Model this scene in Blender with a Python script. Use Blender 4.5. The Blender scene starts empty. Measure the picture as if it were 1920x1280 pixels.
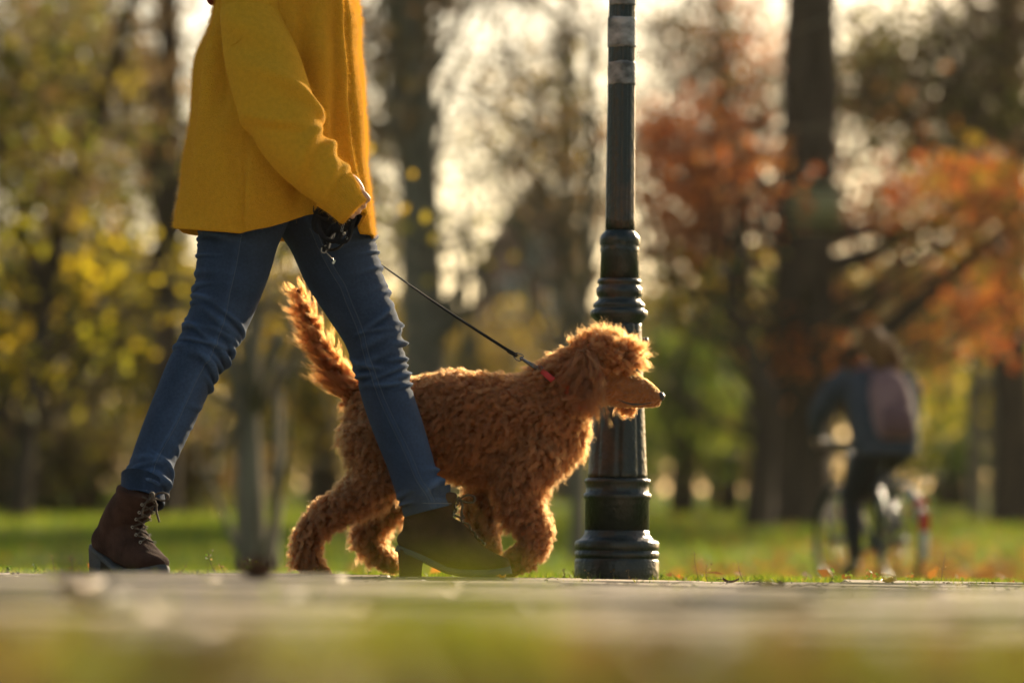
import bpy, math, random
import numpy as np
from mathutils import Vector, Matrix, kdtree

rng = np.random.default_rng(7)
random.seed(7)
sc = bpy.context.scene
R = math.radians

# ------------------------------------------------------------------ camera
FPX, CX, CY = 7200.0, 960.0, 640.0          # photo pixels (1920 wide), 135 mm lens on a 36 mm sensor
CAM_H, PITCH, ROLL = 0.056, R(3.2), R(0.66)
cam_data = bpy.data.cameras.new('camera')
cam = bpy.data.objects.new('camera', cam_data)
sc.collection.objects.link(cam)
cam_data.lens = 135.0
cam_data.sensor_width = 36.0
cam_data.clip_start = 0.05
cam_data.clip_end = 6000.0
CAM_M = Matrix.Translation((0, 0, CAM_H)) @ Matrix.Rotation(R(90) + PITCH, 4, 'X') @ Matrix.Rotation(ROLL, 4, 'Z')
cam.matrix_world = CAM_M
cam_data.dof.use_dof = True
cam_data.dof.focus_distance = 9.1
cam_data.dof.aperture_fstop = 2.35
sc.camera = cam
CAM3 = np.array(CAM_M.to_3x3())

# ------------------------------------------------------------------ sky, sun, exposure
SUN_AZ, SUN_EL = R(29), R(19)               # clockwise from the view axis (+Y), above the horizon
world = bpy.data.worlds.new('World')
sc.world = world
world.use_nodes = True
wn, wl = world.node_tree.nodes, world.node_tree.links
wn.clear()
w_out = wn.new('ShaderNodeOutputWorld')
w_bg = wn.new('ShaderNodeBackground')
w_sky = wn.new('ShaderNodeTexSky')
w_sky.sky_type = 'NISHITA'
w_sky.sun_disc = False
w_sky.sun_elevation = SUN_EL
w_sky.sun_rotation = SUN_AZ
w_sky.air_density = 1.0
w_sky.dust_density = 2.0
w_sky.ozone_density = 1.0
w_tint = wn.new('ShaderNodeMix')
w_tint.data_type = 'RGBA'
w_tint.blend_type = 'MULTIPLY'
w_tint.inputs['Factor'].default_value = 1.0
w_tint.inputs['B'].default_value = (1.0, 0.90, 0.75, 1)   # warm, milky autumn air
wl.new(w_sky.outputs['Color'], w_tint.inputs['A'])
wl.new(w_tint.outputs['Result'], w_bg.inputs['Color'])
w_bg.inputs['Strength'].default_value = 0.12
wl.new(w_bg.outputs['Background'], w_out.inputs['Surface'])

sun_d = bpy.data.lights.new('sun', 'SUN')
sun_d.energy = 5.0
sun_d.angle = R(0.5)
sun_d.color = (1.0, 0.83, 0.58)
sun = bpy.data.objects.new('sun', sun_d)
sc.collection.objects.link(sun)
SUN_DIR = Vector((math.sin(SUN_AZ) * math.cos(SUN_EL), math.cos(SUN_AZ) * math.cos(SUN_EL), math.sin(SUN_EL)))
sun.rotation_euler = SUN_DIR.to_track_quat('Z', 'Y').to_euler()
sun.location = SUN_DIR * 200

sc.view_settings.view_transform = 'Standard'
sc.view_settings.look = 'None'
sc.view_settings.gamma = 1.0
sc.view_settings.use_curve_mapping = False
sc.view_settings.exposure = 0.8
sc.cycles.use_denoising = True
sc.cycles.max_bounces = 10
sc.cycles.diffuse_bounces = 3
sc.cycles.glossy_bounces = 3
sc.cycles.transmission_bounces = 8
sc.cycles.volume_bounces = 1
sc.cycles.sample_clamp_indirect = 6.0
sc.cycles_curves.shape = 'RIBBONS'

# ------------------------------------------------------------------ helpers
def px(x, y, Y):
    """world point at depth Y that the photograph shows at pixel (x, y)"""
    d = CAM3 @ np.array([(x - CX) / FPX, -(y - CY) / FPX, -1.0])
    return np.array([0, 0, CAM_H]) + d * (Y / d[1])

def ppm(Y):
    return FPX / Y

def smooth(a, b, x):
    t = np.clip((np.asarray(x, float) - a) / (b - a), 0, 1)
    return t * t * (3 - 2 * t)

_wr = np.random.default_rng(99)
_W = _wr.normal(size=(24, 3)); _W /= np.linalg.norm(_W, axis=1)[:, None]
_P = _wr.uniform(0, 6.28, 24)
_S = np.linspace(0.6, 2.2, 24)
def wav(P, scale, k=0):
    """smooth pseudo noise about -1..1"""
    P = np.asarray(P, float) * (6.28 / scale)
    idx = (np.arange(9) + 5 * k) % 24
    return np.sin(P @ (_W[idx] * _S[idx][:, None]).T + _P[idx]).mean(axis=-1) * 1.7

def gz(x, y):
    x = np.asarray(x, float); y = np.asarray(y, float)
    z = -0.012 - 0.10 * smooth(9.9, 17, y) * (1 - smooth(25, 36, y))
    z = z + 0.46 * smooth(25, 50, y) + 1.0 * smooth(46, 88, y) + 1.1 * smooth(85, 150, y)
    z = z + 0.008 * np.sin(x * 2.1 + y * 0.7) * smooth(10, 14, y) - 0.012 * (1 - smooth(1.9, 2.4, y))
    return z

def cat(pts, n):
    """Catmull-Rom through rows of pts, n rows out"""
    P = np.asarray(pts, float)
    if len(P) == 2:
        t = np.linspace(0, 1, n)[:, None]
        return P[0] * (1 - t) + P[1] * t
    d = np.linalg.norm(np.diff(P[:, :3], axis=0), axis=1) + 1e-9
    s = np.concatenate([[0], np.cumsum(d)])
    q = np.linspace(0, s[-1], n)
    m = np.zeros_like(P)
    m[1:-1] = (P[2:] - P[:-2]) / (s[2:] - s[:-2])[:, None]
    m[0] = (P[1] - P[0]) / d[0]; m[-1] = (P[-1] - P[-2]) / d[-1]
    i = np.clip(np.searchsorted(s, q, side='right') - 1, 0, len(d) - 1)
    h = d[i]; t = ((q - s[i]) / h)[:, None]; h = h[:, None]
    return ((2*t**3 - 3*t**2 + 1) * P[i] + (t**3 - 2*t**2 + t) * h * m[i] + (-2*t**3 + 3*t**2) * P[i+1] + (t**3 - t**2) * h * m[i+1])

def loft(st, seg=16, n=None, ref=(0, 1, 0), caps=True, disp=None, power=2.0):
    """stations rows: x y z ra rb. ra lies across the path in the picture plane, rb along ref."""
    S = np.asarray(st, float)
    if n: S = cat(S, n)
    P, ra, rb = S[:, :3], S[:, 3], S[:, 4]
    T = np.gradient(P, axis=0); T /= np.linalg.norm(T, axis=1)[:, None] + 1e-12
    n2 = np.asarray(ref, float)[None] - T * (T @ np.asarray(ref, float))[:, None]
    n2 /= np.linalg.norm(n2, axis=1)[:, None] + 1e-12
    n1 = np.cross(T, n2)
    th = np.linspace(0, 2 * np.pi, seg, endpoint=False)
    c, s_ = np.cos(th), np.sin(th)
    if power != 2.0:
        c = np.sign(c) * np.abs(c) ** (2 / power); s_ = np.sign(s_) * np.abs(s_) ** (2 / power)
    A, B = ra[:, None] * c, rb[:, None] * s_
    if disp is not None:
        arc = np.concatenate([[0], np.cumsum(np.linalg.norm(np.diff(P, axis=0), axis=1))])
        D = disp(np.broadcast_to(th, A.shape), np.broadcast_to(arc[:, None], A.shape))
        A = A + D * c; B = B + D * s_
    V = (P[:, None] + A[..., None] * n1[:, None] + B[..., None] * n2[:, None]).reshape(-1, 3)
    N = len(P)
    i = np.arange(N - 1)[:, None] * seg; j = np.arange(seg)[None]; k = (j + 1) % seg
    F = np.stack([i + j, i + k, i + seg + k, i + seg + j], -1).reshape(-1, 4).tolist()
    if caps:
        V = np.vstack([V, P[0], P[-1]])
        a, b = N * seg, N * seg + 1
        F += [[a, (q + 1) % seg, q] for q in range(seg)]
        o = (N - 1) * seg
        F += [[b, o + q, o + (q + 1) % seg] for q in range(seg)]
    return V, F

def tube(pts, r, seg=8, n=None, caps=True):
    P = np.asarray(pts, float)
    r = np.broadcast_to(np.asarray(r, float), (len(P),))
    t = P[-1] - P[0]
    ref = (0, 1, 0) if abs(t[1]) < 0.8 * np.linalg.norm(t) else (1, 0, 0)
    return loft(np.column_stack([P, r, r]), seg, n, ref, caps)

def lathe(prof, seg=48, c=(0, 0, 0), caps=True):
    """prof rows: r z"""
    Pz = [(c[0], c[1], c[2] + z, r, r) for r, z in prof]
    S = np.asarray(Pz)
    th = np.linspace(0, 2 * np.pi, seg, endpoint=False)
    V = np.stack([S[:, 0, None] + S[:, 3, None] * np.cos(th), S[:, 1, None] + S[:, 3, None] * np.sin(th), np.broadcast_to(S[:, 2, None], (len(S), seg))], -1).reshape(-1, 3)
    N = len(S)
    i = np.arange(N - 1)[:, None] * seg; j = np.arange(seg)[None]; k = (j + 1) % seg
    F = np.stack([i + j, i + k, i + seg + k, i + seg + j], -1).reshape(-1, 4).tolist()
    if caps:
        F += [list(range(seg))[::-1], [(N - 1) * seg + q for q in range(seg)]]
    return V, F

def box(c, s, rot=None):
    c = np.asarray(c, float); s = np.asarray(s, float) / 2
    V = np.array([[x, y, z] for x in (-1, 1) for y in (-1, 1) for z in (-1, 1)], float) * s
    if rot is not None: V = V @ np.asarray(rot).T
    return V + c, [[0, 1, 3, 2], [4, 6, 7, 5], [0, 4, 5, 1], [2, 3, 7, 6], [0, 2, 6, 4], [1, 5, 7, 3]]

def blob(c, r, seg=16, rings=10):
    t = np.linspace(0.02, np.pi - 0.02, rings)
    c = np.asarray(c, float); r = np.broadcast_to(np.asarray(r, float), (3,))
    th = np.linspace(0, 2 * np.pi, seg, endpoint=False)
    V = np.stack([np.sin(t)[:, None] * np.cos(th) * r[0], np.sin(t)[:, None] * np.sin(th) * r[1], np.broadcast_to(-np.cos(t)[:, None] * r[2], (rings, seg))], -1).reshape(-1, 3) + c
    i = np.arange(rings - 1)[:, None] * seg; j = np.arange(seg)[None]; k = (j + 1) % seg
    F = np.stack([i + j, i + k, i + seg + k, i + seg + j], -1).reshape(-1, 4).tolist()
    F += [list(range(seg))[::-1], [(rings - 1) * seg + q for q in range(seg)]]
    return V, F

def join(parts):
    Vs, Fs, o = [], [], 0
    for V, F in parts:
        Vs.append(V); Fs += [[a + o for a in f] for f in F]; o += len(V)
    return np.vstack(Vs), Fs

def link(o, parent=None):
    sc.collection.objects.link(o)
    if parent is not None:
        o.parent = parent
        if parent.type == 'EMPTY':
            o.matrix_parent_inverse = Matrix.Translation(-Vector(parent.location))
    return o

def tag(o, label, cat_, group=None):
    o['label'] = label; o['category'] = cat_
    if group: o['group'] = group
    return o

def thing(name, loc, label, cat_, group=None):
    o = bpy.data.objects.new(name, None)
    o.empty_display_size = 0.1
    o.location = loc
    sc.collection.objects.link(o)
    return tag(o, label, cat_, group)

def obj(name, geo, mat, parent=None, smooth_=True, kind=None, colors=None):
    V, F = geo
    me = bpy.data.meshes.new(name)
    me.from_pydata(np.asarray(V, float).tolist(), [], F)
    if smooth_: me.polygons.foreach_set('use_smooth', [True] * len(me.polygons))
    me.materials.append(mat)
    if colors is not None: set_col(me, colors)
    me.update()
    o = bpy.data.objects.new(name, me)
    if kind: o['kind'] = kind
    return link(o, parent)

def set_col(me, colors):
    c = np.ones((len(me.vertices), 4), np.float32); c[:, :3] = colors
    a = me.color_attributes.new('Col', 'FLOAT_COLOR', 'POINT')
    a.data.foreach_set('color', c.ravel())

def quads_obj(name, V, mat, parent=None, colors=None, kind=None, nper=4):
    """V: (M, nper, 3) separate polygons, fast path; colors (M,3)"""
    M = len(V)
    me = bpy.data.meshes.new(name)
    me.vertices.add(M * nper)
    me.vertices.foreach_set('co', np.asarray(V, np.float32).ravel())
    me.loops.add(M * nper)
    me.loops.foreach_set('vertex_index', np.arange(M * nper, dtype=np.int32))
    me.polygons.add(M)
    me.polygons.foreach_set('loop_start', np.arange(0, M * nper, nper, dtype=np.int32))
    me.materials.append(mat)
    me.update(calc_edges=True)
    if colors is not None: set_col(me, np.repeat(colors, nper, axis=0))
    o = bpy.data.objects.new(name, me)
    if kind: o['kind'] = kind
    return link(o, parent)

def fuse(parts, voxel, smooth_it=4):
    """one continuous closed surface out of overlapping closed lofts"""
    V, F = join(parts)
    me = bpy.data.meshes.new('fuse'); me.from_pydata(V.tolist(), [], F)
    o = bpy.data.objects.new('fuse', me); sc.collection.objects.link(o)
    m = o.modifiers.new('r', 'REMESH'); m.mode = 'VOXEL'; m.voxel_size = voxel
    m2 = o.modifiers.new('s', 'SMOOTH'); m2.iterations = smooth_it; m2.factor = 0.5
    dg = bpy.context.evaluated_depsgraph_get()
    ev = o.evaluated_get(dg); em = ev.to_mesh()
    n = len(em.vertices); V = np.empty(n * 3, np.float32); em.vertices.foreach_get('co', V)
    F = [list(p.vertices) for p in em.polygons]
    ev.to_mesh_clear(); bpy.data.objects.remove(o); bpy.data.meshes.remove(me)
    return V.reshape(-1, 3).astype(float), F

def tri_sample(V, F, n, rg):
    T = []
    for f in F:
        for k in range(1, len(f) - 1): T.append((f[0], f[k], f[k + 1]))
    T = np.array(T); a, b, c = V[T[:, 0]], V[T[:, 1]], V[T[:, 2]]
    nrm = np.cross(b - a, c - a); ar = np.linalg.norm(nrm, axis=1)
    i = rg.choice(len(T), n, p=ar / ar.sum())
    u, v = rg.random(n), rg.random(n); f = u + v > 1; u[f], v[f] = 1 - u[f], 1 - v[f]
    P = a[i] + (b[i] - a[i]) * u[:, None] + (c[i] - a[i]) * v[:, None]
    return P, nrm[i] / (ar[i][:, None] + 1e-12)

def hair_obj(name, pts, r0, r1, mat, parent, colors=None):
    S, K = pts.shape[:2]
    h = bpy.data.hair_curves.new(name)
    h.add_curves([K] * S)
    h.position_data.foreach_set('vector', np.asarray(pts, np.float32).ravel())
    rad = h.attributes.get('radius') or h.attributes.new('radius', 'FLOAT', 'POINT')
    t = np.linspace(0, 1, K)
    rad.data.foreach_set('value', np.broadcast_to((r0 + (r1 - r0) * t)[None], (S, K)).astype(np.float32).ravel())
    if colors is not None:
        a = h.attributes.new('Col', 'FLOAT_COLOR', 'CURVE')
        c = np.ones((S, 4), np.float32); c[:, :3] = colors
        a.data.foreach_set('color', c.ravel())
    h.materials.append(mat)
    return link(bpy.data.objects.new(name, h), parent)

# ------------------------------------------------------------------ materials
def mat(name, col=(.5, .5, .5), rough=0.7, metal=0.0, var=0.0, scale=8.0, bump=0.0, bscale=None, col2=None, attr=False, trans=0.0, sheen=0.0, spec=0.5, detail=6.0, stretch=None):
    """principled surface with noise variation towards col2 and noise relief; trans adds light passing through thin leaves"""
    m = bpy.data.materials.new(name); m.use_nodes = True
    N, L = m.node_tree.nodes, m.node_tree.links
    b = N['Principled BSDF']; out = N['Material Output']
    b.inputs['Roughness'].default_value = rough; b.inputs['Metallic'].default_value = metal
    b.inputs['Specular IOR Level'].default_value = spec
    if sheen:
        b.inputs['Sheen Weight'].default_value = sheen; b.inputs['Sheen Roughness'].default_value = 0.4
        b.inputs['Sheen Tint'].default_value = (*col, 1)
    src = None
    tc = N.new('ShaderNodeTexCoord')
    co = tc.outputs['Object']
    if stretch:
        mp = N.new('ShaderNodeMapping'); mp.inputs['Scale'].default_value = stretch
        L.new(co, mp.inputs['Vector']); co = mp.outputs['Vector']
    if attr:
        at = N.new('ShaderNodeAttribute'); at.attribute_name = 'Col'; src = at.outputs['Color']
    if col2 is not None or var:
        nz = N.new('ShaderNodeTexNoise'); nz.inputs['Scale'].default_value = scale; nz.inputs['Detail'].default_value = detail
        L.new(co, nz.inputs['Vector'])
        rp = N.new('ShaderNodeMapRange'); rp.inputs['From Min'].default_value = 0.36; rp.inputs['From Max'].default_value = 0.64
        L.new(nz.outputs['Fac'], rp.inputs['Value'])
        mx = N.new('ShaderNodeMix'); mx.data_type = 'RGBA'
        c2 = col2 if col2 is not None else tuple(c * (1 - var) for c in col)
        if src is not None and col2 is None:
            mx.blend_type = 'MULTIPLY'; L.new(src, mx.inputs['A']); mx.inputs['B'].default_value = (1 - var, 1 - var, 1 - var, 1)
        else:
            if src is not None: L.new(src, mx.inputs['A'])
            else: mx.inputs['A'].default_value = (*col, 1)
            mx.inputs['B'].default_value = (*c2, 1)
        L.new(rp.outputs['Result'], mx.inputs['Factor']); src = mx.outputs['Result']
    if src is not None: L.new(src, b.inputs['Base Color'])
    else: b.inputs['Base Color'].default_value = (*col, 1)
    if bump:
        n2 = N.new('ShaderNodeTexNoise'); n2.inputs['Scale'].default_value = bscale or scale * 4; n2.inputs['Detail'].default_value = 5
        L.new(co, n2.inputs['Vector'])
        bp = N.new('ShaderNodeBump'); bp.inputs['Strength'].default_value = min(1.0, bump); bp.inputs['Distance'].default_value = 0.01 * max(1, bump)
        L.new(n2.outputs['Fac'], bp.inputs['Height']); L.new(bp.outputs['Normal'], b.inputs['Normal'])
    if trans:
        tr = N.new('ShaderNodeBsdfTranslucent')
        if src is not None: L.new(src, tr.inputs['Color'])
        else: tr.inputs['Color'].default_value = (*col, 1)
        ms = N.new('ShaderNodeMixShader'); ms.inputs['Fac'].default_value = trans
        L.new(b.outputs['BSDF'], ms.inputs[1]); L.new(tr.outputs['BSDF'], ms.inputs[2]); L.new(ms.outputs['Shader'], out.inputs['Surface'])
    return m

M = {}
M['leaf'] = mat('leaf', rough=0.55, attr=True, trans=0.62, spec=0.25)
M['grass'] = mat('grass_blade', rough=0.5, attr=True, trans=0.5, spec=0.3)
M['lawn'] = mat('lawn_soil', (.045, .10, .012), 0.95, col2=(.075, .09, .018), scale=1.3, bump=0.6, bscale=30, spec=0.1)
M['stone'] = mat('paving_stone', (.54, .43, .305), 0.7, col2=(.36, .28, .195), scale=7, bump=0.5, bscale=45, spec=0.25)
_n = M['stone'].node_tree; _b = _n.nodes['Principled BSDF']; _src = _b.inputs['Base Color'].links[0].from_socket
_oi = _n.nodes.new('ShaderNodeObjectInfo'); _mr = _n.nodes.new('ShaderNodeMapRange'); _mr.inputs['To Min'].default_value = .55; _mr.inputs['To Max'].default_value = 1.25
_mm = _n.nodes.new('ShaderNodeMix'); _mm.data_type = 'RGBA'; _mm.blend_type = 'MULTIPLY'; _mm.inputs['Factor'].default_value = 1
_n.links.new(_oi.outputs['Random'], _mr.inputs['Value']); _n.links.new(_src, _mm.inputs['A']); _n.links.new(_mr.outputs['Result'], _mm.inputs['B']); _ge = _n.nodes.new('ShaderNodeNewGeometry'); _mp = _n.nodes.new('ShaderNodeMapping'); _mp.inputs['Scale'].default_value = (.7, 1.9, 1)
_nz = _n.nodes.new('ShaderNodeTexNoise'); _nz.inputs['Scale'].default_value = 1.0; _nz.inputs['Detail'].default_value = 4
_m2 = _n.nodes.new('ShaderNodeMapRange'); _m2.inputs['From Min'].default_value = .38; _m2.inputs['From Max'].default_value = .62; _m2.inputs['To Min'].default_value = .26; _m2.inputs['To Max'].default_value = 1.5
_m3 = _n.nodes.new('ShaderNodeMix'); _m3.data_type = 'RGBA'; _m3.blend_type = 'MULTIPLY'; _m3.inputs['Factor'].default_value = 1
_n.links.new(_ge.outputs['Position'], _mp.inputs['Vector']); _n.links.new(_mp.outputs['Vector'], _nz.inputs['Vector']); _n.links.new(_nz.outputs['Fac'], _m2.inputs['Value'])
_n.links.new(_mm.outputs['Result'], _m3.inputs['A']); _n.links.new(_m2.outputs['Result'], _m3.inputs['B']); _n.links.new(_m3.outputs['Result'], _b.inputs['Base Color'])
M['joint'] = mat('joint_sand', (.13, .10, .065), 0.95, var=.4, scale=20, bump=0.6, bscale=120, spec=0.1)
M['bark'] = mat('bark', (.20, .165, .115), 0.9, col2=(.11, .09, .062), scale=6, bump=0.9, bscale=14, spec=0.15, stretch=(1, 1, .25))
M['bark_dark'] = mat('bark_dark', (.080, .054, .034), 0.9, col2=(.036, .025, .017), scale=5, bump=0.9, bscale=12, spec=0.15, stretch=(1, 1, .25))
M['bark_pale'] = mat('bark_pale', (.20, .16, .11), 0.85, col2=(.12, .095, .065), scale=6, bump=0.6, bscale=20, spec=0.2, stretch=(1, 1, .3))
M['wool'] = mat('mustard_wool', (.68, .340, .022), 0.95, var=.10, scale=90, bump=0.6, bscale=260, sheen=0.6, spec=0.1)
M['wool_rib'] = M['wool']
M['denim'] = mat('denim', (.060, .105, .19), 0.85, attr=True, var=.22, scale=160, bump=0.25, bscale=900, spec=0.2, sheen=0.15)
M['thread'] = mat('thread', (.16, .175, .20), 0.8, var=.2, scale=300)
M['suede'] = mat('brown_suede', (.062, .028, .017), 0.95, col2=(.036, .016, .010), scale=28, bump=0.35, bscale=260, spec=0.15, sheen=0.5)
M['sole'] = mat('grey_rubber_sole', (.062, .060, .056), 0.8, var=.25, scale=40, bump=0.2, bscale=200)
M['lace'] = mat('boot_lace', (.085, .055, .032), 0.8, var=.3, scale=200, bump=0.3, bscale=700)
M['brass'] = mat('aged_metal', (.45, .40, .32), 0.3, 1.0, var=.3, scale=60)
M['skin'] = mat('skin', (.52, .30, .21), 0.5, var=.08, scale=30, bump=0.15, bscale=220)
M['skin'].node_tree.nodes['Principled BSDF'].inputs['Subsurface Weight'].default_value = 0.15
M['skin'].node_tree.nodes['Principled BSDF'].inputs['Subsurface Radius'].default_value = (.01, .004, .002)
M['strap'] = mat('black_webbing', (.012, .012, .013), 0.85, var=.3, scale=200, bump=0.3, bscale=900, spec=.2)
M['steel'] = mat('dark_steel', (.16, .16, .17), 0.25, 1.0, var=.3, scale=80)
M['red_web'] = mat('red_webbing', (.55, .022, .018), 0.6, var=.3, scale=150, bump=0.3, bscale=700)
M['paint'] = mat('dark_green_paint', (.010, .018, .016), 0.34, col2=(.060, .034, .018), scale=7, bump=0.4, bscale=70, spec=0.45, detail=10)
for _q in M['paint'].node_tree.nodes:
    if _q.type == 'MAP_RANGE': _q.inputs['From Min'].default_value = .56; _q.inputs['From Max'].default_value = .70
M['white_sticker'] = mat('peeled_sticker', (.33, .325, .315), 0.6, col2=(.055, .06, .057), scale=20, bump=0.3, bscale=80, stretch=(1, 1, 1.5))
# ------------------------------------------------------------------ ground: one sheet to the horizon
ys = np.concatenate([np.linspace(-60, 0, 16), np.linspace(0.1, 10, 67), np.linspace(10.3, 40, 100), np.linspace(41, 160, 100), np.geomspace(170, 3000, 24)])
xs = np.concatenate([-np.geomspace(12, 1500, 24)[::-1], np.linspace(-11.5, 11.5, 93), np.geomspace(12, 1500, 24)])
GX, GY = np.meshgrid(xs, ys)
GZ = gz(GX, GY) + np.where((GY > 2.2) & (GY < 9.8), -0.03, 0)
nx, ny = len(xs), len(ys)
i = np.arange(ny - 1)[:, None] * nx; j = np.arange(nx - 1)[None]
GF = np.stack([i + j, i + j + 1, i + nx + j + 1, i + nx + j], -1).reshape(-1, 4).tolist()
obj('ground', (np.column_stack([GX.ravel(), GY.ravel(), GZ.ravel()]), GF), M['lawn'], kind='structure')

# ------------------------------------------------------------------ paved path, slab by slab
PY0, PY1 = 2.42, 9.62
def zpath(x, y):
    z = 0.014 * np.exp(-((y - 5.3) / 1.5) ** 2) + 0.013 * np.exp(-((y - 6.4) / 0.7) ** 2 - ((x + 0.62) / 0.28) ** 2)
    return z + 0.0035 * np.sin(x * 3.1 + y * 1.3) * np.sin(y * 1.9 - x) + 0.006 * np.exp(-((y - 8.9) / .5) ** 2) * smooth(0.35, 1.0, x)
pxs, pys = np.linspace(-6, 6, 49), np.linspace(PY0 - .04, PY1 + .03, 60)
PXg, PYg = np.meshgrid(pxs, pys)
i = np.arange(59)[:, None] * 49; j = np.arange(48)[None]
PF = np.stack([i + j, i + j + 1, i + 49 + j + 1, i + 49 + j], -1).reshape(-1, 4).tolist()
path = obj('path', (np.column_stack([PXg.ravel(), PYg.ravel(), (zpath(PXg, PYg) - 0.009).ravel()]), PF), M['joint'], kind='structure')
SW, SD = 0.46, 0.30
slab_meshes = []
for v in range(8):
    ring = []
    for k, (a, b_) in enumerate([(-1, -1), (0, -1), (1, -1), (1, 0), (1, 1), (0, 1), (-1, 1), (-1, 0)]):
        ring.append((a * (SW - .012) / 2 + rng.normal() * .003, b_ * (SD - .012) / 2 + rng.normal() * .003))
    ring = np.array(ring)
    V = np.vstack([np.column_stack([ring, np.full(8, -.05)]), np.column_stack([ring, np.full(8, -.006)]), np.column_stack([ring * .975, rng.normal(0, .0012, 8)])])
    F = [[a + k, a + (k + 1) % 8, a + 8 + (k + 1) % 8, a + 8 + k] for a in (0, 8) for k in range(8)] + [[16 + k for k in range(8)]]
    me = bpy.data.meshes.new('paving_slab'); me.from_pydata(V.tolist(), [], F); me.materials.append(M['stone']); me.update()
    slab_meshes.append(me)
row = 0; y = PY0 + SD / 2
while y < PY1:
    half = 0.16 * y + 0.42
    x = -half - (row % 2) * SW / 2
    while x < half + SW:
        o = bpy.data.objects.new('paving_slab', random.choice(slab_meshes))
        o.location = (x, y, float(zpath(x, y)) + random.gauss(0, .0024))
        o.rotation_euler = (random.gauss(0, .009), random.gauss(0, .006), random.choice((0, math.pi)) + random.gauss(0, .006))
        link(o, path)
        x += SW
    y += SD; row += 1

# ------------------------------------------------------------------ grass, leaves on the ground, pebbles
def blades(P, h, w, lean, cols, rg):
    n = len(P)
    a = rg.uniform(0, 2 * np.pi, n); d = np.column_stack([np.cos(a), np.sin(a), np.zeros(n)])
    la = rg.uniform(0, 2 * np.pi, n); ld = np.column_stack([np.cos(la), np.sin(la), np.zeros(n)]) * (lean * rg.random(n))[:, None]
    up = np.array([0, 0, 1.0])
    hh = h[:, None]; ww = np.asarray(w)
    ww = (np.broadcast_to(ww, (n,)))[:, None]
    m = P + up * hh * .6 + ld * hh * .4
    tip = P + up * hh * .95 + ld * hh
    return np.stack([P - d * ww, P + d * ww, m + d * ww * .8, tip, m - d * ww * .8], 1)

def palette(n, cols, rg, jit=.25):
    cols = np.array(cols); c = cols[rg.integers(0, len(cols), n)]
    return np.clip(c * rg.uniform(1 - jit, 1 + jit, (n, 1)) * rg.uniform(.92, 1.08, (n, 3)), 0, 1)

GREENS = [(.16, .25, .014), (.22, .31, .018), (.30, .34, .022), (.11, .19, .014), (.36, .34, .035)]
g = np.random.default_rng(11)
n = 210000
yy = 9.66 * (75 / 9.66) ** (g.random(n) ** 1.15)
xx = (g.random(n) * 2 - 1) * (yy * .165 + .5)
keep = g.random(n) < np.clip(.55 + .6 * wav(np.column_stack([xx, yy, 0 * xx]), 2.5), .12, 1)
xx, yy = xx[keep], yy[keep]; n = len(xx)
hh = g.uniform(.025, .06, n) * np.clip(yy / 16, .55, 2.2)
P = np.column_stack([xx, yy, gz(xx, yy) - .005])
quads_obj('lawn_grass', blades(P, hh, .0016 * np.clip(yy / 9.6, 1, 7), .9, None, g), M['grass'], colors=palette(n, GREENS, g), kind='stuff', nper=5)

def leaf_quads(C, s, rg, flat=0.0):
    n = len(C)
    a = rg.normal(size=(n, 3)); 
    if flat: a[:, 2] *= (1 - flat)
    a /= np.linalg.norm(a, axis=1)[:, None]
    b_ = rg.normal(size=(n, 3))
    if flat: b_[:, 2] *= (1 - flat)
    b_ -= a * (a * b_).sum(1)[:, None]; b_ /= np.linalg.norm(b_, axis=1)[:, None]
    c_ = np.cross(a, b_)
    s = np.broadcast_to(s, (n,))[:, None]
    return np.stack([C - a * s * .55, C + b_ * s * .36 + c_ * s * .12, C + a * s * .55 + c_ * s * .08, C - b_ * s * .36 + c_ * s * .12], 1)

AUT = [(.30, .12, .03), (.22, .09, .03), (.34, .20, .05), (.16, .07, .03), (.40, .16, .03)]
n = 26000
yy = 9.8 * (60 / 9.8) ** g.random(n); xx = (g.random(n) * 2 - 1) * (yy * .165 + .5)
dens = np.where(yy < 13.5, .03, 1.0) * np.where(xx > .04 * yy, 1.0, .10) * np.clip(.5 + .9 * wav(np.column_stack([xx, yy * .6, 0 * xx]), 5, 1), .05, 1) * np.where((xx > 0.08 * yy) & (yy < 34), 1, .35)
k = g.random(n) < dens; xx, yy = xx[k], yy[k]
sz = g.uniform(.05, .09, len(xx)) * np.clip(yy / 18, .5, 1.2)
quads_obj('fallen_leaves', leaf_quads(np.column_stack([xx, yy, gz(xx, yy) + g.uniform(.01, .05, len(xx)) * np.clip(yy / 14, .6, 2)]), sz, g, .6), M['leaf'], colors=palette(len(xx), AUT, g), kind='stuff')

# near verge, far out of focus
n = 19000
yy = g.uniform(.75, 2.5, n); xx = (g.random(n) * 2 - 1) * (yy * .17 + .12)
k = g.random(n) < np.clip(.5 + .8 * wav(np.column_stack([xx, yy, 0 * xx]), .35, 2), .1, 1); xx, yy = xx[k], yy[k]; n = len(xx)
hh = g.uniform(.02, .043, n) * np.clip(1.1 - .3 * (yy - 1), .5, 1.1)
NEARG = [(.08, .12, .010), (.12, .14, .014), (.13, .12, .02), (.05, .07, .010), (.12, .07, .025)]
quads_obj('verge_grass', blades(np.column_stack([xx, yy, gz(xx, yy)]), hh, .0016, .9, None, g), M['grass'], colors=palette(n, NEARG, g), kind='stuff', nper=5)
n = 700
yy = g.uniform(.8, 2.42, n); xx = (g.random(n) * 2 - 1) * (yy * .17 + .1)
quads_obj('verge_leaves', leaf_quads(np.column_stack([xx, yy, gz(xx, yy) + g.uniform(.004, .03, n)]), g.uniform(.025, .05, n), g, .55), M['leaf'], colors=palette(n, [(.12, .06, .03), (.09, .045, .02), (.16, .08, .03), (.2, .13, .04)], g), kind='stuff')

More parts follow.
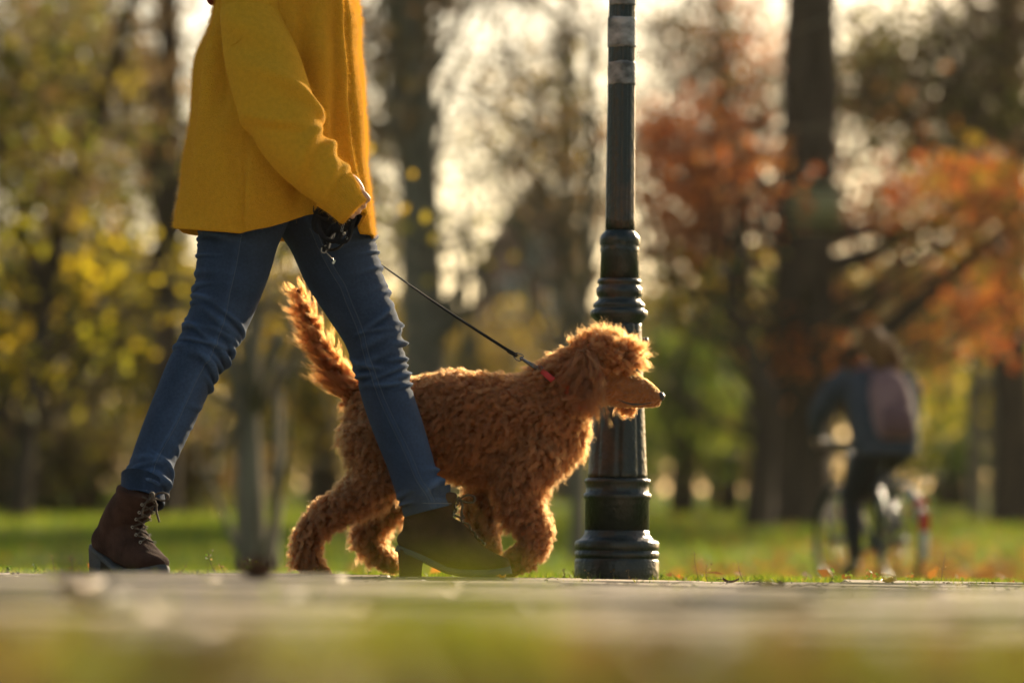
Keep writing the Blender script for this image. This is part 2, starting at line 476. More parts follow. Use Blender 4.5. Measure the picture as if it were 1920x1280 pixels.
# taller tufts where the verge meets the slabs
n = 2600
tc = np.array([(-.39, .035), (-.27, .03), (-.07, .028), (-.035, .022), (.0, .03), (.29, .03), (.20, .02), (.34, .03), (-.13, .02)])
ti = g.choice(len(tc), n, p=np.array([.10, .06, .16, .2, .12, .10, .06, .14, .06]))
yy = g.uniform(1.75, 2.45, n); xx = tc[ti, 0] * yy / 2.3 + g.normal(0, 1, n) * tc[ti, 1]
hh = g.uniform(.018, .038, n) * np.where((ti > 1) & (ti < 5), 1.3, 1.0)
quads_obj('tuft_grass', blades(np.column_stack([xx, yy, gz(xx, yy)]), hh, .0019, .8, None, g), M['grass'], colors=palette(n, [(.34, .36, .025), (.26, .31, .02), (.42, .38, .04), (.18, .22, .02)], g), kind='stuff', nper=5)

# grass in the joints, pebbles and twigs along the slabs
n = 5200
yy = g.choice(np.arange(PY0 + SD, PY1 + .01, SD), n) + g.normal(0, .012, n); xx = (g.random(n) * 2 - 1) * (yy * .16)
k = (wav(np.column_stack([xx * 1.5, yy, 0 * xx]), .5, 3) > .15) | (yy > PY1 - .1); xx, yy = xx[k], yy[k]; n = len(xx)
hh = np.abs(g.normal(0, .010, n)) + .003
quads_obj('joint_grass', blades(np.column_stack([xx, yy, zpath(xx, yy) - .006]), hh, .0011, 1.0, None, g), M['grass'], colors=palette(n, GREENS[2:], g), kind='stuff', nper=5)
peb = []
for q in range(420):
    y = 9.4 - 3.6 * random.random() ** 2; x = random.uniform(-1.4, 1.5); r = random.uniform(.0012, .0042) * (1.5 if random.random() < .08 else 1)
    V, F = blob((x, y, float(zpath(x, y)) + r * .4), (r * random.uniform(.8, 1.7), r, r * .65), 6, 4); peb.append((V, F))
for q in range(90):
    y = 9.3 - 1.6 * random.random(); x = random.uniform(-1.4, 1.4); a = random.uniform(0, 6.28); l = random.uniform(.008, .03)
    z = float(zpath(x, y)) + .002
    peb.append(tube([(x - l * math.cos(a), y - l * math.sin(a), z), (x, y, z + .003 + .1 * l), (x + l * math.cos(a), y + l * math.sin(a), z + random.random() * .006)], .0009, 4))
M['debris'] = mat('path_debris', (.12, .09, .06), .9, var=.5, scale=50)
obj('path_debris', join(peb), M['debris'], kind='stuff')

# ------------------------------------------------------------------ trees and bushes
def crown_geo(blobs, Y, depth, rg, size=(.09, .16)):
    """blobs: px py rx ry count palette; leaves hang in small clumps inside each"""
    Vs, Cs, clump = [], [], []
    for bl_ in blobs:
        bx, by, rx, ry, cnt, pal = bl_[:6]
        c = px(bx, by, Y); c[1] += bl_[6] if len(bl_) > 6 else 0; sx, sz_ = rx / ppm(Y), ry / ppm(Y)
        nc = max(6, cnt // 22)
        u = rg.normal(size=(nc, 3)); u /= np.linalg.norm(u, axis=1)[:, None]; u *= (rg.random(nc) ** .42)[:, None]
        cc = c + u * np.array([sx, depth, sz_]); clump.append(cc)
        i = rg.integers(0, nc, cnt)
        P = cc[i] + rg.normal(size=(cnt, 3)) * np.array([.30, .34, .22]) * (Y / 45) ** .5
        pc = palette(nc, pal, rg, .3)[i] * rg.uniform(.75, 1.25, (cnt, 1))
        Vs.append(leaf_quads(P, rg.uniform(*size, cnt), rg)); Cs.append(np.clip(pc, 0, .9))
    return np.vstack(Vs), np.vstack(Cs), clump

def tree(name, label, Y, trunk, blobs, bark='bark', depth=2.5, seed=0, size=(.09, .16), limbs=None, nlimb=9, twig=.02, group='trees standing behind the path'):
    rg = np.random.default_rng(seed)
    T = np.array([[*px(x, y, Y), w / 2 / ppm(Y)] for x, y, w in trunk])
    base = T[0, :3].copy(); base[2] = gz(base[0], base[1])
    T[0, 2] = base[2] - .1
    root = thing(name, base, label, 'tree', group)
    st = np.column_stack([T, T[:, 3]])
    dsp = lambda th, s: T[:, 3].mean() * (.10 * np.sin(3 * th + s * .7) + .06 * np.sin(7 * th - s * 1.9))
    parts = [loft(st, 18, 40, disp=dsp)]
    for L_ in (limbs or []):
        P = np.array([[*px(x, y, Y), w / 2 / ppm(Y)] for x, y, w in L_]); P[1:, 1] += np.linspace(.2, 1.0, len(P) - 1) * rg.normal() * 1.2
        parts.append(loft(np.column_stack([P, P[:, 3]]), 8, 14))
    V = None
    if blobs:
        V, C, cl = crown_geo(blobs, Y, depth, rg, size)
        for b_, cc in zip(blobs, cl):
            tgt = cc[rg.integers(0, len(cc), max(3, nlimb * 2 // max(1, len(blobs)) + 2))]
            for q in tgt:
                zz = max(base[2] + 1.0, q[2] - rg.uniform(.6, 2.2))
                i = int(np.argmin(abs(T[:, 2] - zz))); s0 = T[i, :3] + 0
                if q[2] < T[-1, 2]: s0 = np.array([np.interp(zz, T[:, 2], T[:, a]) for a in range(3)])
                mid = (s0 + q) / 2 + rg.normal(size=3) * .35
                r0 = np.interp(zz, T[:, 2], T[:, 3]) * .35 + .01
                parts.append(tube(cat(np.array([s0, mid, q]), 9), np.linspace(min(r0, .07), twig * .6, 9), 5))
                for _ in range(4):
                    e = q + rg.normal(size=3) * np.array([.9, .6, .8])
                    parts.append(tube(np.array([q, (q + e) / 2 + rg.normal(size=3) * .1, e]), [twig * .7, twig * .5, twig * .2], 4))
    obj('trunk', join(parts), M[bark], root)
    if V is not None: quads_obj('crown', V, M['leaf'], root, C)
    return root

YEL = [(.60, .44, .02), (.68, .50, .03), (.42, .36, .02), (.30, .28, .02)]
OLV = [(.17, .18, .02), (.23, .22, .025), (.10, .11, .018), (.30, .24, .03), (.13, .10, .025)]
BRN = [(.20, .125, .05), (.16, .10, .045), (.26, .16, .06), (.12, .085, .045), (.20, .165, .055)]
ORG = [(.66, .19, .035), (.56, .14, .025), (.68, .26, .05), (.46, .12, .03), (.32, .13, .05)]
GRN = [(.09, .15, .018), (.14, .20, .02), (.20, .25, .025), (.07, .11, .018)]
GLD = [(.44, .30, .03), (.36, .26, .03), (.48, .32, .03), (.22, .17, .03)]

tree('park_tree', 'bare grey brown trunk rising straight behind the dog and leash', 40,
     [(806, 1015, 110), (800, 800, 88), (797, 600, 80), (786, 350, 74), (770, 60, 72), (758, -250, 66), (750, -600, 40)],
     [(880, -30, 120, 150, 260, BRN), (700, 60, 100, 260, 560, BRN), (860, 470, 60, 60, 40, YEL), (760, -420, 330, 260, 1500, BRN + OLV)], seed=1, nlimb=14)
tree('park_tree', 'broad dark trunk with flared base and a pale plate left of the cyclists', 46,
     [(1488, 995, 190), (1494, 930, 150), (1503, 780, 124), (1510, 560, 112), (1514, 300, 104), (1518, 0, 96), (1522, -400, 70), (1525, -700, 35)],
     [(1300, 300, 130, 110, 850, ORG), (1300, 440, 140, 90, 900, ORG), (1400, 330, 110, 120, 500, ORG + BRN, 3.6), (1660, 360, 140, 80, 800, ORG, 3.4), (1810, 400, 150, 100, 1200, ORG + GLD), (1745, 530, 170, 105, 1200, ORG + BRN, 3.2), (1482, 665, 45, 80, 230, ORG), (1620, 200, 160, 160, 500, ORG + BRN, 3.6), (1850, 560, 110, 90, 500, ORG + GLD), (1500, -420, 420, 240, 1800, ORG + BRN)],
     'bark_dark', seed=2, nlimb=16,
     limbs=[[(1540, 500, 50), (1620, 480, 34), (1720, 430, 28), (1830, 375, 22), (1960, 340, 14)], [(1545, 720, 46), (1680, 610, 28), (1780, 520, 26), (1880, 445, 22), (2000, 400, 12)], [(1490, 390, 40), (1420, 340, 22), (1300, 320, 14), (1220, 330, 7)]])
tree('park_tree', 'thin dark trunk behind the back of the mustard jacket', 50,
     [(306, 985, 62), (310, 800, 52), (315, 600, 48), (318, 350, 44), (316, 80, 40), (312, -250, 32), (310, -500, 16)],
     [(220, 90, 190, 150, 1700, BRN), (330, 300, 110, 120, 700, BRN + OLV), (300, -380, 300, 230, 1200, BRN)], 'bark_dark', seed=3, nlimb=12)
tree('leaning_tree', 'slim dark tree leaning right at the far left edge', 44,
     [(28, 1000, 44), (55, 780, 34), (95, 520, 32), (160, 290, 28), (225, 80, 24), (290, -160, 18), (330, -350, 8)],
     [(70, 120, 130, 160, 1500, BRN + OLV), (100, 330, 130, 110, 900, OLV + BRN), (-60, 200, 90, 260, 900, BRN), (260, -300, 200, 180, 700, BRN), (110, 470, 170, 130, 200, YEL[:3]), (240, 580, 110, 120, 110, YEL[:3]), (40, 620, 90, 120, 90, YEL[:3])], 'bark_dark', seed=4, nlimb=14)
tree('leaning_tree', 'dark curved stem bending left beside the broad trunk', 43,
     [(1418, 985, 62), (1432, 860, 46), (1438, 740, 40), (1410, 660, 30), (1382, 580, 24), (1374, 480, 18), (1395, 380, 12)],
     [(1390, 300, 70, 90, 250, ORG), (1300, 560, 70, 60, 220, GRN + GLD)], 'bark_dark', seed=5, nlimb=6)
tree('young_tree', 'slender grey many stemmed tree seen between the two legs', 24,
     [(478, 1115, 50), (474, 950, 44), (470, 780, 34), (480, 600, 26), (500, 420, 20), (520, 260, 10)],
     [(480, 560, 110, 90, 150, GLD), (560, 420, 120, 140, 180, YEL + GLD)], 'bark', seed=6, nlimb=5, depth=1.0, size=(.05, .08), twig=.01,
     limbs=[[(462, 1112, 26), (446, 980, 20), (436, 820, 15), (420, 640, 10), (400, 500, 5)], [(498, 1112, 24), (508, 980, 22), (503, 820, 18), (492, 640, 13), (470, 480, 6)], [(480, 1100, 16), (540, 900, 10), (600, 740, 5)], [(470, 1090, 16), (410, 940, 10), (360, 820, 5)]])
tree('young_tree', 'thin pale trunk just left of the lamp post', 30,
     [(1082, 1085, 34), (1086, 900, 27), (1090, 700, 24), (1100, 500, 20), (1108, 300, 16), (1112, 60, 9)],
     [(1090, 200, 90, 150, 260, GLD + BRN)], 'bark_pale', seed=7, nlimb=5, depth=1.2, size=(.05, .09), twig=.011)
tree('young_tree', 'thin pale trunk to the right of the cyclists, nearer them', 60,
     [(1829, 945, 34), (1830, 800, 28), (1831, 640, 24), (1835, 450, 18), (1838, 250, 10)], [(1810, 330, 110, 150, 700, OLV + GLD)], 'bark_pale', seed=8, nlimb=6)
tree('young_tree', 'thin pale trunk nearest the right edge of the picture', 58,
     [(1869, 960, 34), (1870, 800, 30), (1873, 640, 26), (1878, 450, 18), (1882, 250, 10)], [(1890, 560, 70, 110, 500, YEL + GLD)], 'bark_pale', seed=9, nlimb=6)
tree('park_tree', 'dark leafy tree filling the upper right corner', 54,
     [(1905, 980, 90), (1902, 800, 70), (1897, 500, 58), (1890, 150, 50), (1895, -250, 36), (1900, -500, 16)],
     [(1700, 120, 150, 170, 2600, OLV + BRN), (1830, 230, 130, 160, 2400, OLV + BRN), (1880, 40, 120, 140, 1800, BRN), (1640, 260, 70, 110, 700, OLV), (2020, 200, 110, 320, 1500, BRN), (1850, -350, 300, 200, 1500, BRN)], 'bark_dark', seed=10, nlimb=20,
     limbs=[[(1890, 200, 30), (1870, 60, 22), (1930, -80, 14)], [(1895, 330, 26), (1800, 180, 16), (1740, 20, 9)]])
tree('park_tree', 'twiggy far tree with sparse brown leaves above the gable', 70,
     [(1062, 965, 46), (1060, 700, 36), (1064, 450, 30), (1070, 200, 24), (1066, -50, 18), (1060, -300, 9)],
     [(1075, 100, 80, 170, 420, BRN), (950, 20, 150, 100, 420, BRN), (960, 190, 150, 130, 330, BRN + GLD), (870, 300, 70, 120, 260, BRN + OLV), (1010, 300, 90, 70, 160, BRN + GLD), (1105, 440, 70, 90, 420, BRN), (930, 250, 120, 150, 160, GLD), (960, -300, 300, 200, 900, BRN)], seed=12, nlimb=26, twig=.03)
tree('park_tree', 'twiggy far tree showing right of the lamp post', 66,
     [(1350, 965, 50), (1346, 700, 40), (1350, 450, 34), (1356, 200, 27), (1350, -50, 20), (1345, -300, 9)],
     [(1290, 90, 120, 150, 1300, BRN), (1400, 130, 100, 160, 1200, BRN + ORG), (1250, 240, 80, 70, 500, BRN + ORG), (1350, -300, 300, 200, 1000, BRN)], seed=13, nlimb=22, twig=.03)
tree('park_tree', 'twiggy far tree between the jacket front and the grey trunk', 62,
     [(600, 965, 60), (602, 700, 44), (606, 450, 36), (620, 200, 28), (640, -50, 20), (650, -300, 9)],
     [(710, 180, 60, 200, 600, BRN), (720, 440, 70, 90, 400, OLV + GLD), (600, 300, 120, 200, 700, BRN), (700, -300, 250, 200, 800, BRN)], seed=14, nlimb=18, twig=.028)
tree('park_tree', 'brown leaved far tree behind the leaning tree', 72,
     [(150, 955, 60), (146, 700, 48), (140, 450, 40), (150, 200, 30), (160, -50, 20), (160, -300, 9)],
     [(120, 60, 170, 160, 2200, BRN), (60, 280, 150, 130, 1700, BRN + OLV), (260, 260, 140, 150, 1700, BRN + OLV), (150, -320, 320, 200, 1300, BRN), (-110, 150, 120, 300, 900, BRN)], seed=15, nlimb=22, twig=.03)
# trees just outside the frame
for k_, (x, Y) in enumerate([(-350, 47), (-620, 60), (2260, 50), (2500, 66)]):
    tree('park_tree', ('brown leaved tree beyond the left edge, nearer the leaning tree', 'brown leaved tree farther out beyond the left edge', 'brown leaved tree beyond the right edge, nearer the cyclists', 'brown leaved tree farther out beyond the right edge')[k_], Y,
         [(x, 985, 90), (x + 5, 700, 72), (x + 20, 350, 60), (x + 10, 0, 44), (x, -400, 20)], [(x, 300, 220, 260, 1500, BRN + OLV), (x, -200, 260, 300, 1500, BRN)], seed=30 + k_, nlimb=12)

def bush(label, x, y, rx, ry, Y, cnt, pal, seed, size=(.10, .19), name='bush', group='bushes at the far side of the lawn'):
    rg = np.random.default_rng(seed)
    c = px(x, y, Y); base = np.array([c[0], Y, gz(c[0], Y)])
    root = thing(name, base, label, 'bush', group)
    h = c[2] + ry / ppm(Y) - base[2]
    blobs_ = [(x + rg.normal() * rx * .3, y + rg.normal() * ry * .3, rx * rg.uniform(.45, .8), ry * rg.uniform(.4, .75), cnt // 7, pal) for _ in range(7)]
    V, C, cl = crown_geo(blobs_, Y, 1.2, rg, size)
    V[..., 2] = np.maximum(V[..., 2], base[2] + .02)
    parts = []
    for cc in cl:
        for q in cc[rg.integers(0, len(cc), 4)]:
            s = base + np.array([rg.normal() * .15, rg.normal() * .15, -.05])
            parts.append(tube(cat(np.array([s, (s + q) / 2 + np.array([0, 0, .25 * h]) * .5, q]), 7), np.linspace(.035, .008, 7), 5))
    obj('stem', join(parts), M['bark_dark'], root)
    quads_obj('foliage', V, M['leaf'], root, C)
YO = YEL[:2] + OLV + YEL[:2] + GLD[:1]
BUSHES = [
    ('yellow green bush at the left edge below the leaning tree', 20, 600, 130, 230, 56, 2600, YO),
    ('tall yellow bush between leaning tree and thin dark trunk', 175, 560, 120, 240, 58, 3000, YO),
    ('yellow green bush left of the rear leg', 300, 640, 120, 220, 62, 2600, OLV + GLD + YEL[:1]),
    ('olive bush seen behind the young many stemmed tree', 470, 690, 130, 230, 66, 2600, OLV + GLD),
    ('golden bush behind the tail of the dog', 610, 720, 120, 190, 60, 2000, GLD + OLV),
    ('low dark bush on the left with the lawn in front', 90, 860, 170, 90, 54, 1700, OLV[2:] + BRN),
    ('low brown bush behind the rear boot', 330, 870, 150, 80, 55, 1500, BRN + OLV[2:]),
    ('yellowish bush left of the grey trunk above the dog', 720, 650, 70, 160, 70, 1200, GLD + YEL[:2]),
    ('yellow leaved shrub right of the grey trunk', 890, 640, 90, 150, 78, 1200, GLD + BRN),
    ('brown shrub below the brick gable', 1010, 690, 90, 160, 80, 1400, BRN + GLD),
    ('green bush just right of the lamp post', 1280, 740, 80, 170, 60, 1900, GRN + OLV[:2]),
    ('olive bush between lamp post and curved stem', 1370, 790, 90, 130, 64, 1600, GRN + OLV),
    ('olive bush directly behind the cyclists', 1640, 740, 110, 170, 66, 2000, OLV + GLD),
    ('green bush to the right of the cyclists', 1770, 700, 100, 170, 70, 2000, GRN + GLD),
    ('yellow bush at the right edge of the picture', 1900, 720, 90, 150, 64, 1700, YEL + OLV[:2]),
    ('low dark bush right of the cyclists', 1790, 850, 120, 70, 68, 1100, OLV[2:3] + GRN[:1] + GRN[3:]),
    ('low dark bush behind the lamp post base', 1160, 840, 130, 90, 74, 1300, OLV[2:] + GRN),
    ('low brown bush beyond the chest of the dog', 960, 850, 130, 90, 74, 1300, BRN + OLV),
]
for k_, b_ in enumerate(BUSHES):
    bush(b_[0], *b_[1:], seed=60 + k_)

# far wood that reads as one mass
g = np.random.default_rng(21)
n = 30000
xx = g.uniform(-30, 30, n); yy = g.uniform(112, 135, n)
colx = 960 + xx / yy * FPX
topz = 8 + 1.8 * wav(np.column_stack([xx, yy * .2, 0 * xx]), 14) - 4.5 * np.exp(-((colx - 950) / 230) ** 2) + 1.5 * smooth(1250, 1500, colx)
zz = gz(xx, yy) + topz * g.random(n) ** .8
quads_obj('far_wood', leaf_quads(np.column_stack([xx, yy, zz]), g.uniform(.25, .55, n), g), M['leaf'], colors=palette(n, OLV + BRN + GLD, g, .35), kind='stuff')

# ------------------------------------------------------------------ brick house with a steep gable, far away
HY = 150.0
def hp(x, y): return px(x, y, HY)
M['brick'] = mat('red_brick', (.24, .105, .065), .9, col2=(.17, .075, .05), scale=1.5, bump=.3, bscale=6)
M['tile'] = mat('roof_tile', (.20, .075, .045), .85, col2=(.12, .05, .035), scale=2)
M['frame'] = mat('window_frame', (.55, .52, .47), .6)
M['glass'] = mat('window_glass', (.03, .035, .04), .08)
hx = hp(1003, 700)[0]; hz0 = gz(hx, HY)
zr = hp(1003, 340)[2]; ze = hp(1003, 500)[2]; hw = 108 / ppm(HY)
house = thing('brick_house', (hx, HY, hz0), 'far red brick house with a steep gable seen left of the lamp post', 'house')
obj('wall', ([[hx - hw, HY, hz0 - .5], [hx + hw, HY, hz0 - .5], [hx + hw, HY, ze], [hx, HY, zr - .15], [hx - hw, HY, ze],
             [hx - hw, HY + 9, hz0 - .5], [hx + hw, HY + 9, hz0 - .5], [hx + hw, HY + 9, ze], [hx, HY + 9, zr - .15], [hx - hw, HY + 9, ze]],
            [[0, 1, 2, 3, 4], [9, 8, 7, 6, 5], [1, 6, 7, 2], [5, 0, 4, 9]]), M['brick'], house, False)
for s in (-1, 1):
    a = np.array([hx, HY - .3, zr + .1]); b_ = np.array([hx + s * (hw + .3), HY - .3, ze - .4]); d = np.array([0, 9.6, 0]); t = np.array([0, 0, .22])
    obj('roof', ([a, b_, b_ + d, a + d, a + t, b_ + t, b_ + d + t, a + d + t], [[0, 1, 2, 3], [7, 6, 5, 4], [0, 4, 5, 1], [1, 5, 6, 2], [2, 6, 7, 3], [3, 7, 4, 0]]), M['tile'], house, False)
wing_w = 130 / ppm(HY); zw = hp(1003, 590)[2]
for s in (-1, 1):
    obj('wing', box((hx + s * (hw + wing_w / 2 + .01), HY + 4.5, (hz0 + zw) / 2 - .25), (wing_w, 7, zw - hz0 + .5)), M['brick'], house, False)
    obj('wing_roof', box((hx + s * (hw + wing_w / 2 + .1), HY + 4.5, zw + .2), (wing_w + .3, 7.6, .35)), M['tile'], house, False)
for cx_, cy_, yo in [(960, 560, 0), (1045, 560, 0), (1003, 470, 0), (960, 680, 0), (1045, 680, 0), (860, 690, 1), (1145, 690, 1), (810, 690, 1)]:
    p = hp(cx_, cy_); w = .42
    yf = HY if not yo else HY + 1.0
    f = obj('window', join([box((p[0] - w, yf - .04, p[2]), (.1, .12, 1.5)), box((p[0] + w, yf - .04, p[2]), (.1, .12, 1.5)), box((p[0], yf - .04, p[2] + .75), (.94, .12, .1)), box((p[0], yf - .05, p[2] - .75), (1.0, .16, .1)), box((p[0], yf - .03, p[2]), (.06, .08, 1.4))]), M['frame'], house, False)
    obj('pane', box((p[0], yf - .012, p[2]), (.74, .02, 1.4)), M['glass'], f, False)

# plate on the broad trunk
pp = px(1524, 395, 46); pl = thing('tree_plate', (pp[0], pp[1] - .42, pp[2]), 'pale olive rectangular plate fixed to the broad dark trunk', 'plate')
M['plate'] = mat('olive_plate', (.34, .30, .12), .6, col2=(.22, .2, .08), scale=9)
ang = np.linspace(-1.05, 1.05, 12); rr = .375
for nm, r_, z0, z1, mt in (('panel', rr, -.29, .29, 'plate'), ('band', rr + .01, -.25, -.2, 'bark_dark'), ('band', rr + .01, .2, .25, 'bark_dark')):
    V = [(pp[0] + (r_ + o_) * math.sin(a), pp[1] - (r_ + o_) * math.cos(a), pp[2] + z) for o_ in (0, .012) for z in (z0, z1) for a in ang]
    F = []
    for k_ in range(11):
        F += [[24 + k_, 25 + k_, 37 + k_, 36 + k_], [k_ + 1, k_, 12 + k_, 13 + k_], [k_, k_ + 1, 25 + k_, 24 + k_], [12 + k_ + 1, 12 + k_, 36 + k_, 37 + k_]]
    obj(nm, (V, F), M[mt], pl)
# ------------------------------------------------------------------ lamp post
LY = 9.78
lb = px(1156, 1083, LY); lx, lz = lb[0], gz(lb[0], LY) + .006
def lh(y): return px(1160, y, LY)[2] - lz
def lr(w): return w / 2 / ppm(LY)
lamp = thing('lamp_post', (lx, LY, lz), 'dark green cast iron lamp post with ringed base and torn white stickers', 'lamp post')
lc = (lx, LY, lz)
def flutes(geo, n, a, seg):
    V, F = geo
    d = V[:, :2] - np.array([lx, LY]); th = np.arctan2(d[:, 1], d[:, 0])
    V = V.copy(); V[:, :2] += d * (-a * np.maximum(0, np.cos(n * th))[:, None] ** 3)
    return V, F
obj('plinth', lathe([(lr(158), -.08), (lr(158), lh(1052)), (lr(156), lh(1049)), (lr(152), lh(1047)), (lr(154), lh(1046)), (lr(158), lh(1042)), (lr(158), lh(1036)), (lr(154), lh(1033)), (lr(150), lh(1032)), (lr(155), lh(1030)), (lr(158), lh(1027)), (lr(158), lh(1018)), (lr(154), lh(1014)), (lr(140), lh(1011)), (lr(128), lh(1006)), (lr(122), lh(1000)), (lr(121), lh(994))], 64, lc), M['paint'], lamp)
obj('drum', lathe([(lr(120.5), lh(996)), (lr(120), lh(937)), (lr(122), lh(936)), (lr(126), lh(934)), (lr(127), lh(930)), (lr(126), lh(926)), (lr(120), lh(924)), (lr(118), lh(923)), (lr(118), lh(908)), (lr(121), lh(906)), (lr(124), lh(903)), (lr(123), lh(899)), (lr(117), lh(897)), (lr(112), lh(896.5))], 64, lc), M['paint'], lamp)
obj('lower_shaft', flutes(lathe([(lr(113 - (113 - 84) * t ** .9), lh(898 - (898 - 604) * t)) for t in np.linspace(0, 1, 30)], 192, lc), 8, .05, 192), M['paint'], lamp)
obj('collar_ring', lathe([(lr(82), lh(608)), (lr(88), lh(604)), (lr(97), lh(598)), (lr(106), lh(593)), (lr(108), lh(588)), (lr(106), lh(583)), (lr(98), lh(580)), (lr(92), lh(578)), (lr(97), lh(575)), (lr(97), lh(571)), (lr(90), lh(567)), (lr(80), lh(563)), (lr(78), lh(558)), (lr(83), lh(555)), (lr(86), lh(548)), (lr(85), lh(541)), (lr(78), lh(537)), (lr(76), lh(534)), (lr(82), lh(531)), (lr(83), lh(527)), (lr(78), lh(524)), (lr(71), lh(522))], 64, lc), M['paint'], lamp)
obj('sleeve', lathe([(lr(72), lh(523.5)), (lr(71), lh(475)), (lr(73), lh(472)), (lr(73), lh(466)), (lr(71), lh(463)), (lr(75), lh(458)), (lr(76), lh(449)), (lr(74), lh(444)), (lr(65), lh(438)), (lr(58), lh(434)), (lr(54), lh(432))], 64, lc), M['paint'], lamp)
top_h = lh(-1300)
obj('upper_shaft', flutes(lathe([(lr(55.5 - 5 * t), lh(434) + (lh(0) - lh(434)) * t) for t in np.linspace(0, 1, 20)] + [(lr(46), top_h)], 192, lc), 12, .05, 192), M['paint'], lamp)
a_ = -.28
bl = np.array([lx, LY, lz + lh(638)]) + np.array([math.cos(a_), math.sin(a_), 0]) * lr(92)
obj('bolt', tube([bl, bl + np.array([math.cos(a_), math.sin(a_), 0]) * .014], .007, 12), M['steel'], lamp)
def sticker(y0, y1, a0, a1, seed):
    rg = np.random.default_rng(seed); na, nz_ = 26, 12
    r_ = lr(52.2) + .0007; V = []
    for o_ in (0, .0008):
        for iz in range(nz_):
            t = iz / (nz_ - 1)
            l = a0 + .10 * np.sin(t * 7 + seed) * rg.random(); h_ = a1 - .12 * abs(np.sin(t * 9 + seed)) * rg.random()
            for ia in range(na):
                a = l + (h_ - l) * ia / (na - 1)
                jag = (.0025 * wav(np.array([a * .3, t * .05, seed]), .12)) if iz in (0, nz_ - 1) else 0
                z = lz + lh(y1) + (lh(y0) - lh(y1)) * t + jag
                rad = r_ + o_ - .0006 * t
                V.append((lx + math.sin(a) * rad, LY - math.cos(a) * rad, z))
    F = []
    q = na * nz_
    for iz in range(nz_ - 1):
        for ia in range(na - 1):
            k_ = iz * na + ia
            F += [[k_, k_ + 1, k_ + na + 1, k_ + na], [q + k_ + na, q + k_ + na + 1, q + k_ + 1, q + k_]]
    rim = [ia for ia in range(na)] + [iz * na + na - 1 for iz in range(1, nz_)] + [(nz_ - 1) * na + ia for ia in range(na - 2, -1, -1)] + [iz * na for iz in range(nz_ - 2, 0, -1)]
    for k_ in range(len(rim)):
        a, b_ = rim[k_], rim[(k_ + 1) % len(rim)]; F.append([b_, a, a + q, b_ + q])
    obj('sticker', (V, F), M['white_sticker'], lamp)
sticker(117, 160, -1.35, 1.6, 1); sticker(34, 90, -1.6, 1.5, 2); sticker(-30, 12, -1.2, 1.3, 3)

# ------------------------------------------------------------------ the dog
DY = 9.32
def dst(rows, dy=0.0, k=1.0):
    """rows: px py ra(px) rb(px)"""
    return np.array([[*px(x, y, DY + dy), a / ppm(DY) * k, b_ / ppm(DY) * k] for x, y, a, b_ in rows])
dog_base = px(840, 1083, DY); dog_base[2] = zpath(dog_base[0], DY)
dog = thing('dog', dog_base, 'apricot curly coated poodle walking right on a leash in front of the lamp post', 'dog')
BONES = [
    # name, rows, dy, region
    ('torso', [(664, 778, 42, 40), (690, 790, 62, 62), (740, 796, 74, 76), (800, 795, 84, 84), (860, 794, 94, 86), (930, 806, 98, 88), (1000, 806, 96, 84), (1050, 802, 78, 70), (1082, 800, 50, 48), (1096, 800, 22, 22)], 0, 'torso'),
    ('neck', [(1010, 775, 74, 62), (1048, 735, 60, 52), (1082, 704, 50, 44), (1112, 680, 44, 42)], 0, 'neck'),
    ('skull', [(1090, 680, 28, 34), (1112, 674, 38, 44), (1140, 672, 40, 46), (1168, 677, 34, 40), (1186, 685, 24, 30)], 0, 'top'),
    ('muzzle', [(1128, 715, 42, 38), (1158, 724, 38, 35), (1180, 730, 35, 30), (1198, 735, 29, 26), (1214, 741, 25, 21), (1228, 747, 18.5, 16), (1238, 750, 12.5, 12), (1242, 751, 6, 6)], 0, 'muzzle'),
    ('ear', [(1098, 655, 16, 12), (1098, 680, 24, 11), (1102, 710, 27, 11), (1106, 735, 24, 10), (1108, 750, 10, 6)], -.080, 'ear'),
    ('ear', [(1130, 662, 12, 9), (1145, 690, 17, 10), (1162, 730, 18, 9), (1176, 762, 15, 9), (1181, 775, 9, 7)], .066, 'far_ear'),
    ('tail', [(678, 752, 24, 22), (655, 727, 18, 16), (630, 697, 15, 14), (604, 655, 13, 12), (582, 610, 11, 10), (566, 568, 9, 8), (558, 540, 5, 5)], 0, 'tail'),
    ('leg', [(700, 795, 56, 36), (712, 850, 54, 36), (708, 895, 44, 32), (665, 934, 29, 26), (618, 962, 23, 22), (588, 990, 21, 20), (574, 1025, 19, 18), (577, 1056, 18, 18), (592, 1070, 15, 18), (612, 1075, 10, 14), (620, 1076, 5, 8)], -.075, 'leg'),
    ('leg', [(712, 805, 52, 34), (742, 860, 46, 34), (752, 915, 34, 28), (712, 968, 22, 22), (682, 1000, 18, 18), (704, 1030, 16, 16), (728, 1052, 15, 16), (745, 1064, 11, 14), (752, 1068, 5, 7)], .075, 'leg'),
    ('leg', [(1005, 835, 58, 36), (982, 885, 48, 34), (968, 925, 40, 30), (985, 962, 32, 27), (1004, 995, 27, 24), (1000, 1024, 23, 22), (975, 1048, 20, 20), (950, 1064, 17, 18), (932, 1070, 11, 14), (924, 1072, 5, 7)], -.07, 'leg'),
    ('leg', [(985, 850, 52, 34), (935, 900, 40, 30), (906, 940, 30, 26), (902, 980, 25, 22), (910, 1012, 21, 20), (920, 1030, 18, 18), (926, 1040, 10, 12)], .07, 'leg'),
]
lofts, bpts, breg, bdir = [], [], [], []
for nm, rows, dy, reg in BONES:
    st = cat(dst(rows, dy), 26)
    lofts.append(loft(st, 20))
    bpts.append(st); breg += [reg] * 26
    d = np.gradient(st[:, :3], axis=0); bdir.append(d / np.linalg.norm(d, axis=1)[:, None])
BP = np.vstack(bpts); BD = np.vstack(bdir); breg = np.array(breg)
DV, DF = fuse(lofts, .0075, 5)
